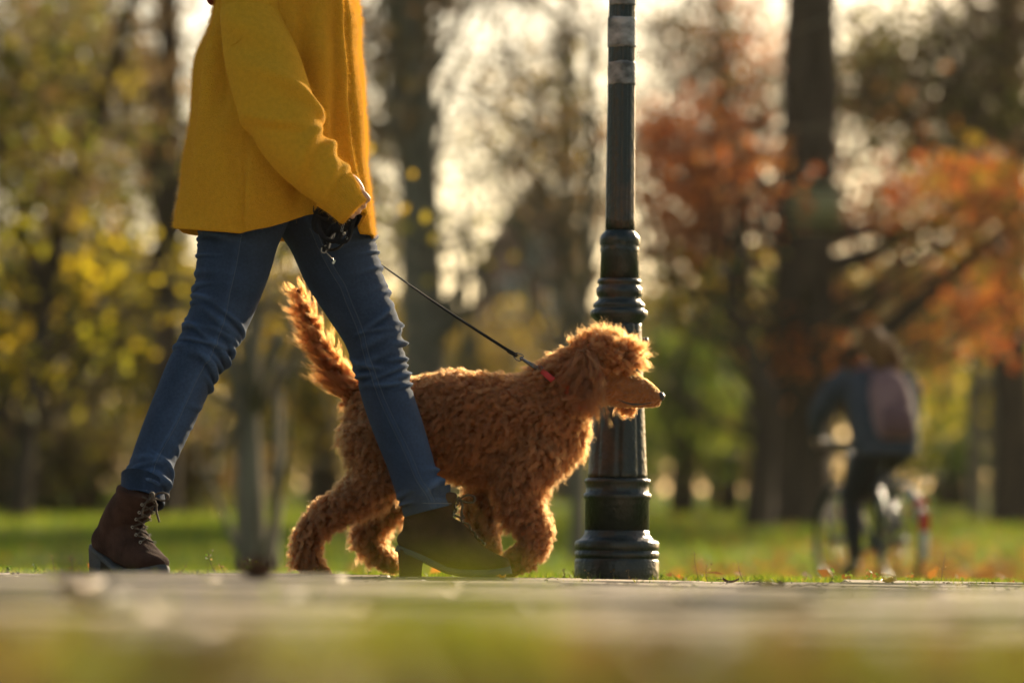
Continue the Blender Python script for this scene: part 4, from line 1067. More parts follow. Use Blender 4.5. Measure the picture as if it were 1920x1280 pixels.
far_slv = [(484, -75, 9.17, 40, 60), (480, -25, 9.2, 52, 62), (490, 60, 9.24, 58, 64), (510, 150, 9.27, 66, 62), (530, 230, 9.28, 64, 58), (556, 300, 9.275, 56, 52), (590, 355, 9.26, 48, 48), (606, 380, 9.255, 42, 45)]
ns, fs = sleeve(near_slv, 1), sleeve(far_slv, 2)
def cuff(rows):
    st = wst(rows)
    return loft(st, 240, 26, disp=lambda th, s: .0011 * np.cos(th * 48), caps=False)
nc_, fc_ = cuff([(626, 354, 8.77, 45, 50), (640, 369, 8.77, 40, 49), (654, 386, 8.77, 35, 48), (664, 398, 8.77, 32, 47), (665, 399, 8.77, 29, 43), (650, 382, 8.77, 28, 40)]), cuff([(600, 372, 9.257, 45, 47), (612, 388, 9.25, 40, 43), (624, 404, 9.245, 34, 40), (628, 410, 9.245, 31, 38), (629, 411, 9.245, 28, 34), (620, 398, 9.245, 27, 32)])
for gq in (ns, fs):
    sl = obj('sleeve', gq, M['wool'], jacket)
for gq in (nc_, fc_): obj('cuff', gq, M['wool'], jacket)
# short wool nap that catches the light at the edges
M['nap'] = bpy.data.materials.new('wool_nap'); M['nap'].use_nodes = True
N_, L_ = M['nap'].node_tree.nodes, M['nap'].node_tree.links; N_.clear()
o_ = N_.new('ShaderNodeOutputMaterial'); d_ = N_.new('ShaderNodeBsdfDiffuse'); t_ = N_.new('ShaderNodeBsdfTranslucent'); m_ = N_.new('ShaderNodeMixShader')
for q in (d_, t_): q.inputs['Color'].default_value = (.80, .44, .05, 1)
m_.inputs['Fac'].default_value = .45
L_.new(d_.outputs[0], m_.inputs[1]); L_.new(t_.outputs[0], m_.inputs[2]); L_.new(m_.outputs[0], o_.inputs['Surface'])
g = np.random.default_rng(8)
naps = []
for (V, F), cnt in (((JV, JFl[:len(JF)]), 110000), (ns, 50000), (nc_, 12000), (fs, 4000)):
    P, Nn = tri_sample(np.asarray(V), F, cnt, g)
    cen = np.asarray(V).mean(0)
    sgn = np.where(((P - np.array([cen[0], cen[1], 0])) * np.array([1, 1, 0]) * Nn).sum(1) < 0, -1, 1) if V is JV else 1
    naps.append((P, Nn * np.reshape(sgn, (-1, 1)) if np.ndim(sgn) else Nn))
P = np.vstack([a for a, _ in naps]); Nn = np.vstack([b_ for _, b_ in naps])
k_ = P[:, 2] < px(500, -60, 9)[2]; P, Nn = P[k_], Nn[k_]
n = len(P); l = g.uniform(.003, .0115, (n, 1)); dr = Nn * .6 + g.normal(0, .5, (n, 3)); dr /= np.linalg.norm(dr, axis=1)[:, None]
d2 = dr + g.normal(0, .7, (n, 3))
hair_obj('wool_nap', np.stack([P, P + dr * l * .5, P + (dr + d2) * l * .5], 1), .00016, .00006, M['nap'], jacket)
# seam lines as fine raised welts
def welt(pts_, r): return tube(cat(np.array(pts_), 40), [r] * 40, 6)
obj('shoulder_seam', welt([px(421, 93, 8.80), px(440, 82, 8.755), px(470, 60, 8.745), px(500, 38, 8.765), px(516, 24, 8.80)], .0016), M['wool'], jacket)

# --- boots
def boot_geo(lean, Ls):
    foot = [(.004, .074, .016, .014), (.012, .078, .027, .026), (.030, .082, .038, .034), (.060, .088, .048, .036), (.095, .090, .058, .037), (.125, .080, .058, .039), (.155, .062, .046, .043), (.185, .047, .036, .045), (.215, .038, .027, .043), (.240, .034, .021, .036), (.258, .031, .015, .025), (.266, .029, .007, .010)]
    f = loft(np.array([[u, 0, z, a, b_] for u, z, a, b_ in foot]), 32, 40, power=2.3)
    sh = loft(np.array([[.060, 0, .065, .050, .036], [.060 + lean * .12, 0, .10, .053, .038], [.064 + lean * .50, 0, .145, .055, .041], [.068 + lean * .85, 0, .175, .053, .043], [.068 + lean, 0, .205, .053, .044], [.068 + lean, 0, .207, .03, .03]]), 32, 30)
    V, F = fuse([f, sh], .0038, 5)
    V = V + (.0009 * wav(V, .03))[:, None] * np.array([.6, 1, .6])
    heelz = [(-.004, .064), (.03, .052), (.058, .040), (.085, .027), (.115, .013), (.15, .0065), (.19, .005), (.225, .007), (.25, .011), (.270, .016)]
    hwm = [(-.004, .022), (.02, .034), (.05, .035), (.085, .034), (.115, .036), (.15, .042), (.185, .0465), (.215, .0455), (.24, .039), (.26, .027), (.270, .012)]
    us = np.linspace(-.004, .270, 50); st = []
    for u in us:
        z = np.interp(u, *zip(*heelz)); st.append([u, 0, z + .005, .0080 + .002 * smooth(.1, .2, u), np.interp(u, *zip(*hwm))])
    sole = loft(np.array(st), 20, power=5)
    rows = [(.000, .060, .066), (.002, .058, .045), (.004, .057, .02), (.005, .056, .0)]
    hv = []
    for a, b_, z in rows:
        w = .031 - .05 * (.066 - z) * .1
        zt = z
        hv += [[a, -w * .7, zt], [a + .008, -w, zt], [b_, -w, zt - (.030 if z > .06 else .018 if z > .04 else 0)], [b_, w, zt - (.030 if z > .06 else .018 if z > .04 else 0)], [a + .008, w, zt], [a, w * .7, zt]]
    hf = [[r * 6 + q, r * 6 + (q + 1) % 6, r * 6 + 6 + (q + 1) % 6, r * 6 + 6 + q] for r in range(3) for q in range(6)] + [[0, 1, 2, 3, 4, 5], [23, 22, 21, 20, 19, 18]]
    return (V, F), sole, (np.array(hv), hf)
def place(geo, o3, phi, Ls):
    V, F = geo; V = np.asarray(V, float) * Ls
    c, s = math.cos(phi), math.sin(phi)
    return np.column_stack([V[:, 0] * c - V[:, 1] * s, V[:, 0] * s + V[:, 1] * c, V[:, 2]]) + o3, F
def make_boot(pxh, Y, phi, lean, Ls, lbl=None):
    o3 = px(pxh, 1083, Y); o3[2] = zpath(o3[0], Y) + .0005
    up, so, he = boot_geo(lean, Ls)
    b_ = obj('boot', place(up, o3, phi, Ls), M['suede'], woman)
    obj('sole', place(so, o3, phi, Ls), M['sole'], b_)
    obj('heel', place(he, o3, phi, Ls), M['sole'] if lbl else M['suede'], b_, False)
    # lacing over the instep: curve of the front ridge
    cen = [(.190, .081), (.172, .098), (.155, .116), (.140 + lean * .1, .134), (.130 + lean * .35, .150), (.124 + lean * .62, .168), (.1225 + lean * .85, .186)]
    PU = np.asarray(up[0])
    def srf(u, z, v):
        d = (PU[:, 1] - v) ** 2 * 4 + (PU[:, 2] - z) ** 2
        c_ = PU[(np.abs(PU[:, 1] - v) < .006) & (np.abs(PU[:, 2] - z) < .006)]
        return np.array([c_[:, 0].max() + .0022 if len(c_) else u, v, z])
    L = []
    for k_ in range(len(cen) - 1):
        (u0, z0), (u1, z1) = cen[k_], cen[k_ + 1]
        for s in (-1, 1):
            pts_ = [srf(u0, z0, s * .020), srf((u0 + u1) / 2, (z0 + z1) / 2, 0) + np.array([.002 + .001 * s, 0, 0]), srf(u1, z1, -s * .020)]
            L.append(tube(cat(np.array(pts_), 14), [.0022] * 14, 6))
    kx, kz = srf(*cen[-1], 0)[0] + .003, cen[-1][1]
    L.append(blob((kx, 0, kz), .006, 10, 8))
    for s in (-1, 1):
        L.append(loft(cat(np.array([[kx, 0, kz, .002, .004], [kx + .020, s * .012, kz + .010, .0022, .005], [kx + .036, s * .020, kz + .006, .0022, .005], [kx + .034, s * .021, kz - .007, .0022, .005], [kx + .014, s * .010, kz - .006, .0022, .005], [kx, 0, kz, .002, .004]]), 30), 8))
        L.append(tube(cat(np.array([[kx, 0, kz], [kx + .008, s * .014 - .006, kz - .014], [kx + .006, s * .020 - .008, kz - .034], [kx + .012, s * .024 - .008, kz - .052 - .006 * s]]), 20), [.0024] * 20, 6))
    obj('lace', place(join(L), o3, phi, Ls), M['lace'], b_)
    for k_ in range(len(cen) - 1):
        for s in (-1, 1):
            p = srf(*cen[k_], s * .0205)
            obj('eyelet', place(tube([p + np.array([.0028, .0032 * math.cos(a), .0032 * math.sin(a)]) for a in np.linspace(0, 2 * np.pi, 13)], .0009, 6, caps=False), o3, phi, Ls), M['brass'], b_)
    ridge = [(-.002, .062), (.006, .13)]
    tc = []
    for s in (-1, 1):
        tc.append(tube(cat(np.array([srf2 for srf2 in [PU[((PU - np.array(q)) ** 2).sum(1).argmin()] for q in ((.16, s * .045, .03), (.165, s * .045, .055), (.172, s * .035, .078), (.176, s * .015, .09))]]), 16), [.0012] * 16, 6))
    obj('seam', place(join(tc), o3, phi, Ls), M['suede'], b_)
    return b_
make_boot(182, 8.95, R(-50), .095, .985, 1)
make_boot(745, 9.12, R(3), .016, 1.0)

# ------------------------------------------------------------------ bunch of black straps held in the near hand
hb = px(640, 420, 8.80)
kit = thing('strap_bundle', hb, 'bunched black straps with a small metal clip dangling from the hand', 'straps')
g = np.random.default_rng(14)
def ribbon(pts_, w, th_, seed):
    P = cat(np.array(pts_), 26); rg = np.random.default_rng(seed); V = []
    a0 = rg.uniform(0, 3)
    T = np.gradient(P, axis=0); T /= np.linalg.norm(T, axis=1)[:, None] + 1e-9
    for k_, (p, t_) in enumerate(zip(P, T)):
        a = np.cross(t_, [.2, 1, .1]); a /= np.linalg.norm(a); b_ = np.cross(t_, a); an = a0 + k_ * .09
        wv = (a * math.cos(an) + b_ * math.sin(an)) * w; tv = (-a * math.sin(an) + b_ * math.cos(an)) * th_
        V += [p - wv - tv, p + wv - tv, p + wv + tv, p - wv + tv]
    return np.array(V), [[k_ * 4 + q, k_ * 4 + (q + 1) % 4, k_ * 4 + 4 + (q + 1) % 4, k_ * 4 + 4 + q] for k_ in range(25) for q in range(4)]
loops = [
    [(668, 402), (640, 424), (612, 438), (590, 428), (592, 402), (606, 380)],
    [(672, 404), (648, 432), (628, 452), (606, 444), (596, 418), (600, 392)],
    [(660, 405), (652, 440), (638, 462), (618, 468), (608, 448), (624, 424)],
    [(676, 402), (664, 424), (640, 430), (622, 442), (612, 470), (604, 462)],
    [(655, 410), (630, 412), (606, 410), (590, 400), (588, 388)],
    [(664, 408), (650, 450), (632, 452), (640, 428), (662, 412)]]
for k_, lp in enumerate(loops):
    obj('strap', ribbon([px(x, y, 8.79 + .012 * math.sin(k_ * 2 + q)) for q, (x, y) in enumerate(lp)], .0058, .0011, k_), M['strap'], kit)
obj('pouch', fuse([loft(cat(np.array([[*px(604, 392, 8.82), .008, .012], [*px(606, 410, 8.82), .019, .019], [*px(612, 430, 8.82), .022, .02], [*px(618, 446, 8.82), .014, .014], [*px(620, 452, 8.82), .004, .005]]), 14), 16), loft(cat(np.array([[*px(668, 404, 8.79), .006, .012], [*px(655, 416, 8.79), .014, .016], [*px(640, 424, 8.79), .016, .016], [*px(622, 430, 8.8), .010, .012]]), 12), 14)], .004, 3), M['strap'], kit)
obj('button', tube([px(655, 413, 8.772), px(655, 413, 8.768)], .0022, 12), M['brass'], kit)
for k_, (x, y) in enumerate([(646, 414), (644, 420), (642, 426), (641, 432), (645, 438), (650, 446)]):
    c0 = px(x, y, 8.772 + .001 * k_)
    obj('chain_link', tube([c0 + np.array([.0022 * math.cos(a), (.001 if k_ % 2 else .0005) * math.sin(a), .0036 * math.sin(a)]) for a in np.linspace(0, 2 * np.pi, 13)], .0007, 5, caps=False), M['brass'], kit)
c0 = px(607, 466, 8.78)
clip = obj('clip', join([tube(cat(np.array([px(612, 460, 8.78), px(604, 464, 8.78), px(603, 472, 8.78), px(609, 474, 8.78), px(613, 468, 8.78)]), 18), .0013, 6), tube([px(611, 472, 8.78), px(620, 482, 8.78), px(626, 487, 8.78)], .0007, 6)]), M['brass'], kit)
tg = px(626, 491, 8.78)
obj('tag_plate', box(tg, (.005, .0016, .0095), Matrix.Rotation(R(28), 3, 'Y')), M['brass'], kit, False)
# ------------------------------------------------------------------ cyclists
M['tyre'] = mat('tyre_rubber', (.015, .015, .016), .8, bump=.2, bscale=100)
M['alu'] = mat('dull_alloy', (.17, .17, .17), .42, 1.0)
M['frame_blue'] = mat('bicycle_grey_blue', (.05, .065, .075), .3, spec=.6)
M['guard_white'] = mat('white_mudguard', (.42, .40, .37), .5)
M['red_lens'] = mat('red_reflector', (.60, .02, .012), .15)
M['amber'] = mat('amber_reflector', (.75, .18, .03), .2)
M['black_plastic'] = mat('black_plastic', (.02, .02, .02), .5)
M['grey_jumper'] = mat('grey_jumper', (.050, .056, .070), .95, var=.25, scale=12, bump=.5, bscale=50, sheen=.3)
M['black_cloth'] = mat('black_trousers', (.012, .012, .014), .9, bump=.4, bscale=40)
M['pack'] = mat('rose_backpack', (.30, .15, .14), .8, col2=(.2, .095, .09), scale=10, bump=.4, bscale=60)
M['pack_dark'] = mat('dark_backpack_pocket', (.16, .07, .068), .8, bump=.4, bscale=60)
M['light_brown'] = mat('light_brown_hair', (.24, .11, .04), .8, var=.4, scale=60, bump=.6, bscale=120, stretch=(1, 1, .2), spec=.12)

def cyclist(pxx, Y, heading, blabel, plabel, top, hairm, fr, guard, packlabel=None, SCL=.80):
    b0 = px(pxx, 1085, Y); b0[2] = gz(b0[0], Y)
    c, s = math.cos(heading), math.sin(heading)
    def w(V): V = np.asarray(V, float) * SCL; return np.column_stack([V[:, 0] * c - V[:, 1] * s, V[:, 0] * s + V[:, 1] * c, V[:, 2]]) + b0
    def W(geo): return w(geo[0]), geo[1]
    bike = thing('bicycle', b0, blabel, 'bicycle')
    def wheel(yc, nm):
        a = np.linspace(0, 2 * np.pi, 49)
        ty = obj(nm, W(tube(np.column_stack([0 * a, yc + .335 * np.cos(a), .345 + .335 * np.sin(a)]), .020, 8, caps=False)), M['tyre'], bike)
        obj('rim', W(tube(np.column_stack([0 * a, yc + .312 * np.cos(a), .345 + .312 * np.sin(a)]), .011, 8, caps=False)), M['alu'], ty)
        sp = [tube([(.025 * (1 if k % 2 else -1), yc, .345), (0, yc + .31 * math.cos(k * .2856), .345 + .31 * math.sin(k * .2856))], .0016, 4) for k in range(22)]
        obj('spokes', W(join(sp)), M['alu'], ty)
        obj('hub', W(tube([(-.05, yc, .345), (.05, yc, .345)], .024, 12)), M['alu'], ty)
        for k in (0, 1):
            aa = -1.2 + k * 3.14
            obj('reflector', W(box((.012, yc + .22 * math.cos(aa), .345 + .22 * math.sin(aa)), (.012, .075, .035))), M['amber'], ty)
    wheel(0, 'rear_wheel'); wheel(1.06, 'front_wheel')
    f = [tube([(0, .44, .29), (0, .30, .80)], .018, 10), tube([(0, .44, .29), (0, .88, .78)], .021, 10), tube([(0, .33, .66), (0, .87, .86)], .017, 10), tube([(0, .89, .74), (0, .85, .96)], .022, 10)]
    for q in (-1, 1):
        f += [tube([(q * .06, 0, .345), (q * .03, .42, .29)], .011, 8), tube([(q * .06, 0, .345), (q * .02, .31, .74)], .009, 8), tube(cat(np.array([[0, .89, .74], [q * .05, .92, .68], [q * .055, 1.06, .345]]), 10), .012, 8)]
    obj('frame', W(join(f)), M[fr], bike)
    obj('saddle_post', W(tube([(0, .30, .79), (0, .27, .92)], .013, 8)), M['alu'], bike)
    obj('saddle', W(loft(cat(np.array([[0, .12, .945, .030, .055], [0, .18, .95, .035, .10], [0, .28, .945, .030, .07], [0, .42, .94, .022, .025], [0, .44, .94, .01, .012]]), 16), 16, ref=(1, 0, 0))), M['black_plastic'], bike)
    obj('handlebar', W(tube(cat(np.array([[-.29, .70, 1.0], [-.22, .80, 1.03], [-.08, .86, 1.02], [.08, .86, 1.02], [.22, .80, 1.03], [.29, .70, 1.0]]), 30), .013, 8)), M['alu'], bike)
    for q in (-1, 1): obj('grip', W(tube([(q * .295, .69, 1.0), (q * .245, .775, 1.025)], .019, 10)), M['black_plastic'], bike)
    for yc, a0, a1 in ((0, .5, 3.5), (1.06, .4, 2.6)):
        a = np.linspace(a0, a1, 26); V = []
        for q in a:
            for o_, r_ in ((-.030, .372), (-.016, .385), (.016, .385), (.030, .372)): V.append((o_, yc + r_ * math.cos(q), .345 + r_ * math.sin(q)))
            for o_, r_ in ((.028, .368), (.015, .381), (-.015, .381), (-.028, .368)): V.append((o_, yc + r_ * math.cos(q), .345 + r_ * math.sin(q)))
        F = [[k * 8 + q, k * 8 + (q + 1) % 8, k * 8 + 8 + (q + 1) % 8, k * 8 + 8 + q] for k in range(25) for q in range(8)] + [[q for q in range(7, -1, -1)], [200 + q for q in range(8)]]
        obj('mudguard', W((V, F)), M[guard if yc == 0 else 'black_plastic'], bike)
    obj('tail_light', W(fuse([box((0, -.315, .60), (.075, .035, .055))], .006, 2)), M['red_lens'], bike)
    obj('rear_reflector', W(fuse([box((0, -.375, .47), (.07, .03, .13))], .006, 2)), M['red_lens'], bike)
    rk = [tube([(q * .06, -.28, .74), (q * .06, .25, .74)], .006, 6) for q in (-1, 0, 1)] + [tube([(q * .06, -.2, .74), (q * .06, 0, .345)], .006, 6) for q in (-1, 1)] + [tube([(-.06, y, .74), (.06, y, .74)], .006, 6) for y in (-.28, -.1, .1, .25)]
    obj('luggage_rack', W(join(rk)), M['alu'], bike)
    cr = [tube([(.07, .44, .29), (.075, .44 - .10, .29 + .135)], .011, 8), tube([(-.07, .44, .29), (-.075, .44 + .10, .29 - .135)], .011, 8), tube([(-.07, .44, .29), (.07, .44, .29)], .018, 10), lathe([(.0, -.003), (.09, -.003), (.09, .003), (.0, .003)], 28)]
    V, F = cr[-1]; cr[-1] = (np.column_stack([V[:, 2] + .055, V[:, 0] + .44, V[:, 1] + .29]), F)
    ck = obj('crankset', W(join(cr)), M['alu'], bike)
    obj('pedal', W(box((.125, .34, .425), (.09, .09, .022))), M['black_plastic'], ck); obj('pedal', W(box((-.125, .54, .155), (.09, .09, .022))), M['black_plastic'], ck)

    pr = thing('person', b0 + np.array([0, 0, .26]), plabel, 'person')
    def C(rows, n=22): return cat(np.array(rows, float), n)
    X = (1, 0, 0)
    hip, sh = (.0, .20, 1.0), (.0, .42, 1.46)
    legs = {1: [(.10, .22, 1.0), (.13, .60, .86), (.125, .40, .52), (.12, .36, .47)], -1: [(-.10, .22, 1.0), (-.13, .50, .62), (-.125, .47, .28), (-.12, .50, .20)]}
    lp = []
    for q in (-1, 1):
        a = legs[q]
        lp.append(loft(C([(*a[0], .118, .122), (*(np.array(a[0]) * .5 + np.array(a[1]) * .5), .108, .108), (*a[1], .083, .083), (*(np.array(a[1]) * .5 + np.array(a[2]) * .5), .070, .070), (*a[2], .050, .050), (*a[3], .034, .036)]), 16, ref=X))
    lp.append(loft(C([(0, .20, .90, .08, .10), (0, .20, .96, .13, .165), (0, .22, 1.04, .13, .17), (0, .25, 1.12, .11, .15)]), 20, ref=X))
    tor = loft(C([(0, .20, .93, .13, .20), (0, .22, 1.0, .16, .225), (0, .28, 1.16, .16, .24), (0, .36, 1.32, .15, .245), (0, .42, 1.44, .11, .215), (0, .45, 1.50, .07, .12), (0, .46, 1.53, .05, .06)]), 24, ref=X)
    arms = []
    hands = []
    for q in (-1, 1):
        arms.append(loft(C([(q * .18, .42, 1.45, .085, .085), (q * .27, .47, 1.37, .085, .085), (q * .335, .60, 1.20, .074, .074), (q * .315, .68, 1.10, .046, .046), (q * .288, .715, 1.04, .038, .038)]), 16, ref=X))
        hands.append(loft(C([(q * .29, .705, 1.06, .028, .026), (q * .285, .735, 1.035, .034, .040), (q * .275, .76, 1.02, .030, .040), (q * .27, .78, 1.0, .016, .03)]), 12, ref=X))
        for k in range(4): hands.append(tube(C([(q * (.29 - .018 * k), .735 + .012 * k, 1.035), (q * (.29 - .018 * k), .765 + .012 * k, 1.02), (q * (.29 - .018 * k), .765 + .012 * k, .995), (q * (.29 - .018 * k), .745 + .012 * k, .985)], 8), .009, 8))
        hands.append(tube(C([(q * .262, .75, 1.03), (q * .245, .74, 1.01), (q * .248, .735, .99)], 8), .010, 8))
    head = [loft(C([(0, .45, 1.46, .055, .055), (0, .475, 1.55, .05, .05), (0, .49, 1.60, .05, .05)]), 16, ref=X), blob((0, .50, 1.68), (.076, .095, .115), 20, 14), blob((0, .545, 1.62), (.05, .05, .055), 14, 10), blob((0, .603, 1.665), (.012, .016, .018), 8, 6), blob((.078, .49, 1.67), (.012, .022, .03), 8, 6), blob((-.078, .49, 1.67), (.012, .022, .03), 8, 6)]
    inner = [loft(C([(0, .20, .95, .09, .12), (0, .28, 1.16, .10, .15), (0, .42, 1.44, .08, .15), (0, .46, 1.52, .05, .06)]), 18, ref=X)]
    inn = []
    for q in (-1, 1):
        a = legs[q]
        inn.append(loft(C([(*a[0], .07, .07), (*a[1], .045, .045), (*a[2], .03, .03), (*a[3], .03, .03)]), 12, ref=X))
        inn.append(loft(C([(q * .12, .42, 1.44, .045, .045), (q * .22, .47, 1.37, .045, .045), (q * .30, .60, 1.20, .036, .036), (q * .315, .68, 1.10, .030, .030), (q * .288, .715, 1.04, .026, .026)]), 12, ref=X))
    obj('body', W(fuse(head + inner + inn + hands, .008, 3)), M['skin'], pr)
    obj('trousers', W(fuse(lp, .013, 4)), M['black_cloth'], pr)
    hem = loft(C([(0, .20, .915, .14, .21), (0, .20, .93, .15, .22), (0, .205, .95, .145, .215)]), 24, ref=X)
    obj('jumper', W(fuse([tor, hem] + arms, .013, 4)), M[top], pr)
    hd = [blob((0, .485, 1.695), (.092, .105, .115), 20, 14), loft(C([(0, .41, 1.74, .03, .035), (0, .37, 1.70, .04, .05), (0, .345, 1.62, .042, .05), (0, .345, 1.54, .032, .04), (0, .35, 1.46, .02, .022), (0, .355, 1.42, .006, .008)]), 14, ref=X), blob((0, .42, 1.62), (.08, .06, .08), 16, 10), loft(C([(.05, .44, 1.72, .05, .05), (.10, .40, 1.64, .055, .055), (.13, .37, 1.54, .05, .05), (.14, .36, 1.46, .03, .03), (.145, .36, 1.42, .01, .01)]), 14, ref=X)]
    obj('hair', W(fuse(hd, .010, 3)), M[hairm], pr)
    for q in (-1, 1):
        a = np.array(legs[q][3]); off_ = np.array([0, 0, -.03])
        obj('shoe', W(fuse([loft(C([(a[0], a[1] - .06, a[2] - .035, .028, .030), (a[0], a[1] - .02, a[2] - .025, .045, .036), (a[0], a[1] + .06, a[2] - .045, .034, .042), (a[0], a[1] + .14, a[2] - .06, .024, .042), (a[0], a[1] + .19, a[2] - .065, .012, .024)]), 16, ref=X), loft(C([(a[0], a[1] - .01, a[2] - .02, .042, .04), (a[0], a[1] - .005, a[2] + .04, .042, .042)], 8), 14, ref=X)], .008, 3)), M['black_plastic'], pr)
    if packlabel:
        pk = thing('backpack', b0 + np.array([0, 0, .9]), packlabel, 'backpack')
        obj('bag', W(fuse([loft(C([(0, .155, 1.02, .06, .10), (0, .135, 1.06, .085, .135), (0, .155, 1.20, .095, .145), (0, .205, 1.36, .085, .135), (0, .25, 1.45, .06, .10), (0, .27, 1.48, .02, .05)]), 24, ref=X, power=3)], .010, 4)), M['pack'], pk)
        obj('pocket', W(fuse([loft(C([(0, .06, 1.05, .03, .09), (0, .045, 1.08, .045, .112), (0, .05, 1.16, .05, .115), (0, .075, 1.23, .035, .10), (0, .085, 1.25, .015, .08)]), 20, ref=X, power=3)], .008, 3)), M['pack_dark'], pk)
        for q in (-1, 1):
            obj('shoulder_strap', W(loft(C([(q * .07, .27, 1.45, .010, .022), (q * .10, .38, 1.535, .010, .024), (q * .115, .50, 1.50, .010, .024), (q * .13, .50, 1.36, .010, .022), (q * .15, .36, 1.16, .008, .016), (q * .13, .20, 1.08, .008, .014)], 26), 10, ref=X)), M['pack_dark'], pk)
        obj('handle', W(tube(C([(-.03, .255, 1.475), (0, .245, 1.505), (.03, .255, 1.475)], 12), .007, 8)), M['pack_dark'], pk)

cyclist(1688, 20.5, R(19), 'grey blue bicycle ridden away by the person with the rose backpack', 'person in a dark grey jumper with a backpack cycling away', 'grey_jumper', 'light_brown', 'frame_blue', 'guard_white', 'dusky rose backpack on the back of the cyclist in the dark grey jumper')

# ------------------------------------------------------------------ weeds along the path edge (in focus)
g = np.random.default_rng(31)
M['weed'] = mat('weed_green', rough=.5, attr=True, trans=.45)
ZONES = [(178, 'left of the rear boot'), (600, 'between the rear boot and the hind paw'), (755, 'behind the hind paws of the dog'), (1000, 'behind the front boot'), (1234, 'around the foot of the lamp post'), (1500, 'between lamp post and cyclists'), (1745, 'below the cyclists'), (2000, 'right of the cyclists')]
ORDN = ['first', 'second', 'third', 'fourth', 'fifth', 'sixth', 'seventh']
def weed_label(x, h, dry):
    lo = 0
    for hi, nm in ZONES:
        if x < hi: break
        lo = hi
    same = sorted(q[0] for q in WEEDS if lo <= q[0] < hi and q[2] == dry)
    return ('dry brown' if dry else 'small green') + ' weed ' + nm + ('' if len(same) == 1 else ', ' + ORDN[same.index(x)] + ' from the left')
def weed(x, h, dry, seed):
    rg = np.random.default_rng(seed)
    Y = PY1 + rg.uniform(-.02, .05)
    b0 = px(x, 1085, Y); b0[2] = gz(b0[0], Y) + .004
    if Y < PY1: b0[2] = zpath(b0[0], Y) - .004
    root = thing('weed', b0, weed_label(x, h, dry), 'weed', 'dry weed stalks along the path edge' if dry else 'green weeds along the path edge')
    H = h / ppm(Y); tip = b0 + np.array([rg.normal() * .25 * H, rg.normal() * .15 * H, H])
    P = cat(np.array([b0, (b0 + tip) / 2 + np.array([rg.normal() * .08 * H, 0, 0]), tip]), 12)
    M_ = M['bark_pale'] if dry else M['weed']
    stc = np.tile((.20, .20, .04), (12 * 5 + 2, 1))
    obj('stem', tube(P, np.linspace(.0011, .0005, 12), 5), M_, root, colors=stc)
    n = int(rg.integers(8, 16)); i = rg.integers(3, 12, n)
    Q = P[i] + rg.normal(0, .10 * H, (n, 3)) * np.array([1, 1, .5])
    cols = palette(n, [(.22, .14, .06), (.30, .20, .08)] if dry else [(.14, .22, .03), (.22, .28, .04), (.10, .17, .02)], rg)
    quads_obj('seed_heads' if dry else 'leaves', leaf_quads(Q, rg.uniform(.0035, .007, n) if dry else rg.uniform(.006, .012, n), rg), M['leaf'], root, cols, kind='stuff')
    if not dry:
        nb = 14; B_ = np.tile(b0, (nb, 1)) + rg.normal(0, .012, (nb, 3)) * np.array([1, 1, 0])
        quads_obj('blades', blades(B_, rg.uniform(.008, .022, nb), .0009, .9, None, rg), M['grass'], root, palette(nb, GREENS, rg), 'stuff', 5)
WEEDS = [(16, 22, 0), (70, 22, 0), (105, 36, 1), (132, 40, 1), (166, 30, 1), (335, 34, 1), (388, 42, 0), (408, 50, 1), (422, 26, 1), (470, 34, 0), (482, 30, 0), (540, 12, 0), (700, 20, 0), (740, 14, 0), (830, 26, 0), (845, 20, 0), (985, 22, 0), (1060, 26, 1), (1080, 22, 1), (1100, 26, 1), (1152, 24, 1), (1180, 26, 1), (1240, 22, 0), (1312, 62, 1), (1328, 40, 1), (1397, 44, 1), (1505, 18, 1), (1555, 30, 0), (1588, 24, 0), (1625, 30, 0), (1645, 20, 0), (1690, 26, 0), (1764, 66, 1), (1800, 14, 0)]
for k_, (x, h, d) in enumerate(WEEDS): weed(x, h, d, 200 + k_)

# ------------------------------------------------------------------ leaves lying on the path, and plants close to the lens
M['dead_leaf'] = mat('dead_leaf', (.085, .04, .018), .8, col2=(.045, .02, .01), scale=60, trans=.2)
M['pale_leaf'] = mat('pale_yellow_leaf', (.55, .46, .18), .35, col2=(.45, .36, .12), scale=60, trans=.4, spec=.6)
M['ochre_leaf'] = mat('ochre_leaf', (.50, .27, .05), .5, col2=(.38, .18, .03), scale=60, trans=.4)
def fallen(x, y, Y, size, curl, yaw, mt, label, up=0.0, tilt=0.0):
    n, m_ = 13, 7; V = []
    for o_ in (0, .0008):
        for a in np.linspace(0, 1, n):
            wd = size * .36 * math.sin(math.pi * min(1, .04 + .96 * a) ** .8) * (1 + .18 * math.sin(a * 22))
            for b_ in np.linspace(-1, 1, m_):
                V.append(((a - .5) * size, b_ * wd, curl * size * ((a - .5) ** 2 * 2.2 + b_ * b_ * .35) + .01 * size * math.sin(9 * a + 4 * b_) + o_))
    V = np.array(V); F = []
    for k in range(n - 1):
        for q in range(m_ - 1):
            i = k * m_ + q; F += [[i + n * m_, i + 1 + n * m_, i + m_ + 1 + n * m_, i + m_ + n * m_], [i + m_, i + m_ + 1, i + 1, i]]
    Rm = np.array(Matrix.Rotation(yaw, 3, 'Z') @ Matrix.Rotation(tilt, 3, 'Y'))
    V = V @ Rm.T; c = px(x, y, Y)
    gnd = float(zpath(c[0], Y)) if Y > PY0 else float(gz(c[0], Y))
    c[2] = gnd + up - V[:, 2].min() + .001
    root = thing('fallen_leaf', c, label, 'leaf')
    obj('blade', (V + c, F), M[mt], root)
    obj('stalk', tube(cat(np.array([[-.5 * size, 0, curl * size * .55], [-.68 * size, 0, curl * size * .62], [-.85 * size, .04 * size, curl * size * .5]]), 8) @ Rm.T + c, .0011, 5), M[mt], root)
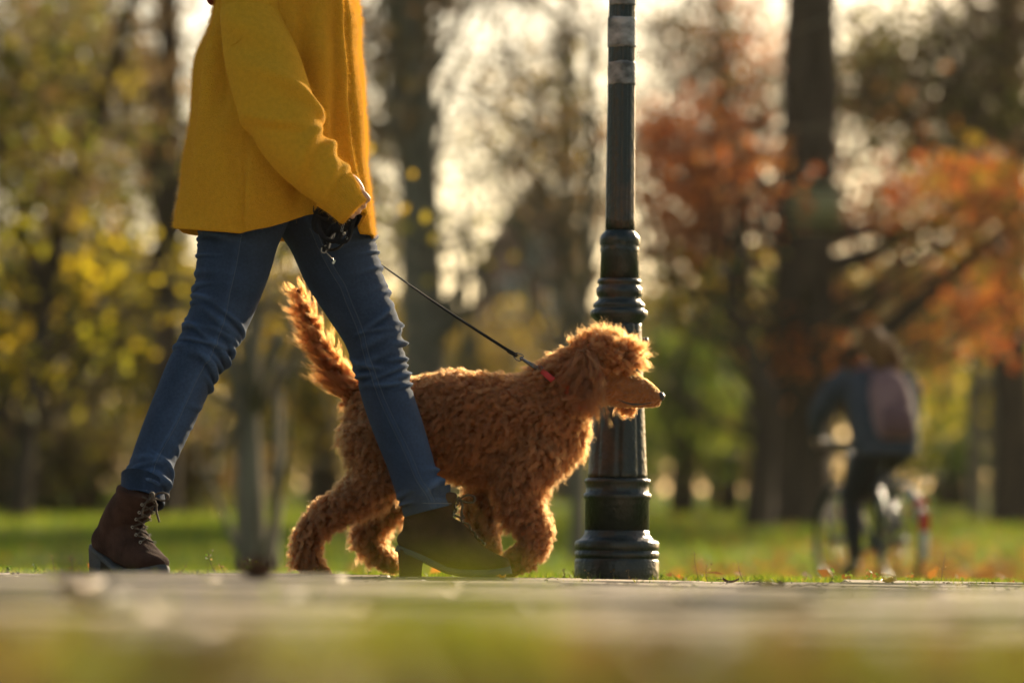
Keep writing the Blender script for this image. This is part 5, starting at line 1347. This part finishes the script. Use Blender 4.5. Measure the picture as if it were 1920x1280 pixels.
fallen(484, 1108, 5.6, .075, .55, 1.2, 'dead_leaf', 'dark curled dead leaf on the slabs between the boots')
fallen(122, 1140, 3.6, .06, .5, .3, 'dead_leaf', 'dark dead leaf standing on edge on the slabs at the left', tilt=1.2)
fallen(942, 1083, 8.95, .020, .6, .6, 'ochre_leaf', 'small crumpled ochre leaf beside the toe of the front boot')
fallen(1370, 1090, 8.9, .04, .3, .2, 'dead_leaf', 'dark flat leaf on the slabs right of the lamp post')
fallen(1665, 1094, 9.3, .05, .35, 2.0, 'pale_leaf', 'pale leaf on the path edge below the cyclists')
fallen(1450, 1098, 7.4, .07, .25, .9, 'dead_leaf', 'brown leaf lying on the slabs left of the cyclists')
fallen(418, 1205, 1.9, .04, .4, 1.0, 'pale_leaf', 'pale glinting leaf in the near grass below the rear boot', up=.012, tilt=.7)
fallen(470, 1170, 2.6, .025, .4, .4, 'pale_leaf', 'small pale leaf on the near edge of the slabs', tilt=.6)
fallen(712, 1150, 3.2, .035, .35, .2, 'pale_leaf', 'pale leaf on the slabs below the front boot', tilt=.3)

def low_plant(x, Y, h_px, spread, n, size, label, cols, seed):
    rg = np.random.default_rng(seed)
    c = px(x, 1200, Y); b0 = np.array([c[0], Y, gz(c[0], Y)])
    root = thing('leafy_plant', b0, label, 'plant')
    H = px(x, h_px, Y)[2] - b0[2]
    st_, lv = [], []
    for k in range(n):
        tip = b0 + np.array([rg.normal() * spread, rg.normal() * spread * .6, H * rg.uniform(.45, 1.0)])
        P = cat(np.array([b0 + rg.normal(0, .003, 3) * [1, 1, 0], (b0 + tip) / 2 + np.array([rg.normal() * .004, 0, .1 * H]), tip]), 8)
        st_.append(tube(P, .0008, 5)); lv.append(tip)
    obj('stem', join(st_), M['weed'], root, colors=np.tile((.16, .18, .03), (sum(len(a) for a, _ in st_), 1)))
    for k, t_ in enumerate(lv):
        q = leaf_quads(np.array([t_]), size * rg.uniform(.7, 1.2), rg, .2)
        quads_obj('leaf', q, M['leaf'], root, palette(1, cols, rg, .15))
YG = [(.42, .40, .03), (.34, .36, .03), (.26, .30, .025)]
low_plant(828, 1.75, 1005, .012, 12, .023, 'yellow green plant close to the lens, in front of the front boot', YG, 1)
low_plant(900, 1.6, 1120, .018, 9, .022, 'low yellow green plant right of the one before the front boot', YG, 2)
low_plant(690, 1.7, 1150, .016, 7, .020, 'low pale green plant near the lens left of the front boot', YG, 3)
low_plant(110, 1.7, 1170, .016, 7, .020, 'low green plant near the lens at the left edge', YG, 4)
low_plant(1680, 1.5, 1160, .02, 9, .024, 'low olive plant near the lens below the cyclists', [(.26, .26, .03), (.2, .22, .03)], 5)
low_plant(760, 1.4, 1150, .02, 10, .022, 'yellow green plant low in front of the path below the front boot', YG, 7)
low_plant(300, 1.35, 1195, .025, 9, .022, 'low olive plant near the lens below the rear boot', [(.30, .30, .03), (.22, .26, .03)], 8)
low_plant(1870, 1.5, 1185, .02, 9, .022, 'low yellow green plant near the lens at the right edge', YG, 9)
low_plant(1300, 1.6, 1190, .02, 8, .022, 'low olive plant near the lens right of the lamp post', [(.26, .26, .03), (.2, .22, .03)], 6)

# ------------------------------------------------------------------ haze in the air
HAZE = 0.00012
if HAZE > 0:
    hm = bpy.data.materials.new('haze_air'); hm.use_nodes = True
    N_, L_ = hm.node_tree.nodes, hm.node_tree.links
    N_.clear(); o_ = N_.new('ShaderNodeOutputMaterial'); v_ = N_.new('ShaderNodeVolumePrincipled')
    v_.inputs['Color'].default_value = (.95, .90, .80, 1); v_.inputs['Density'].default_value = HAZE; v_.inputs['Anisotropy'].default_value = .65
    L_.new(v_.outputs['Volume'], o_.inputs['Volume'])
    V, F = box((0, 60, 13.5), (420, 300, 33))
    obj('haze', (V, F), hm, smooth_=False, kind='stuff')
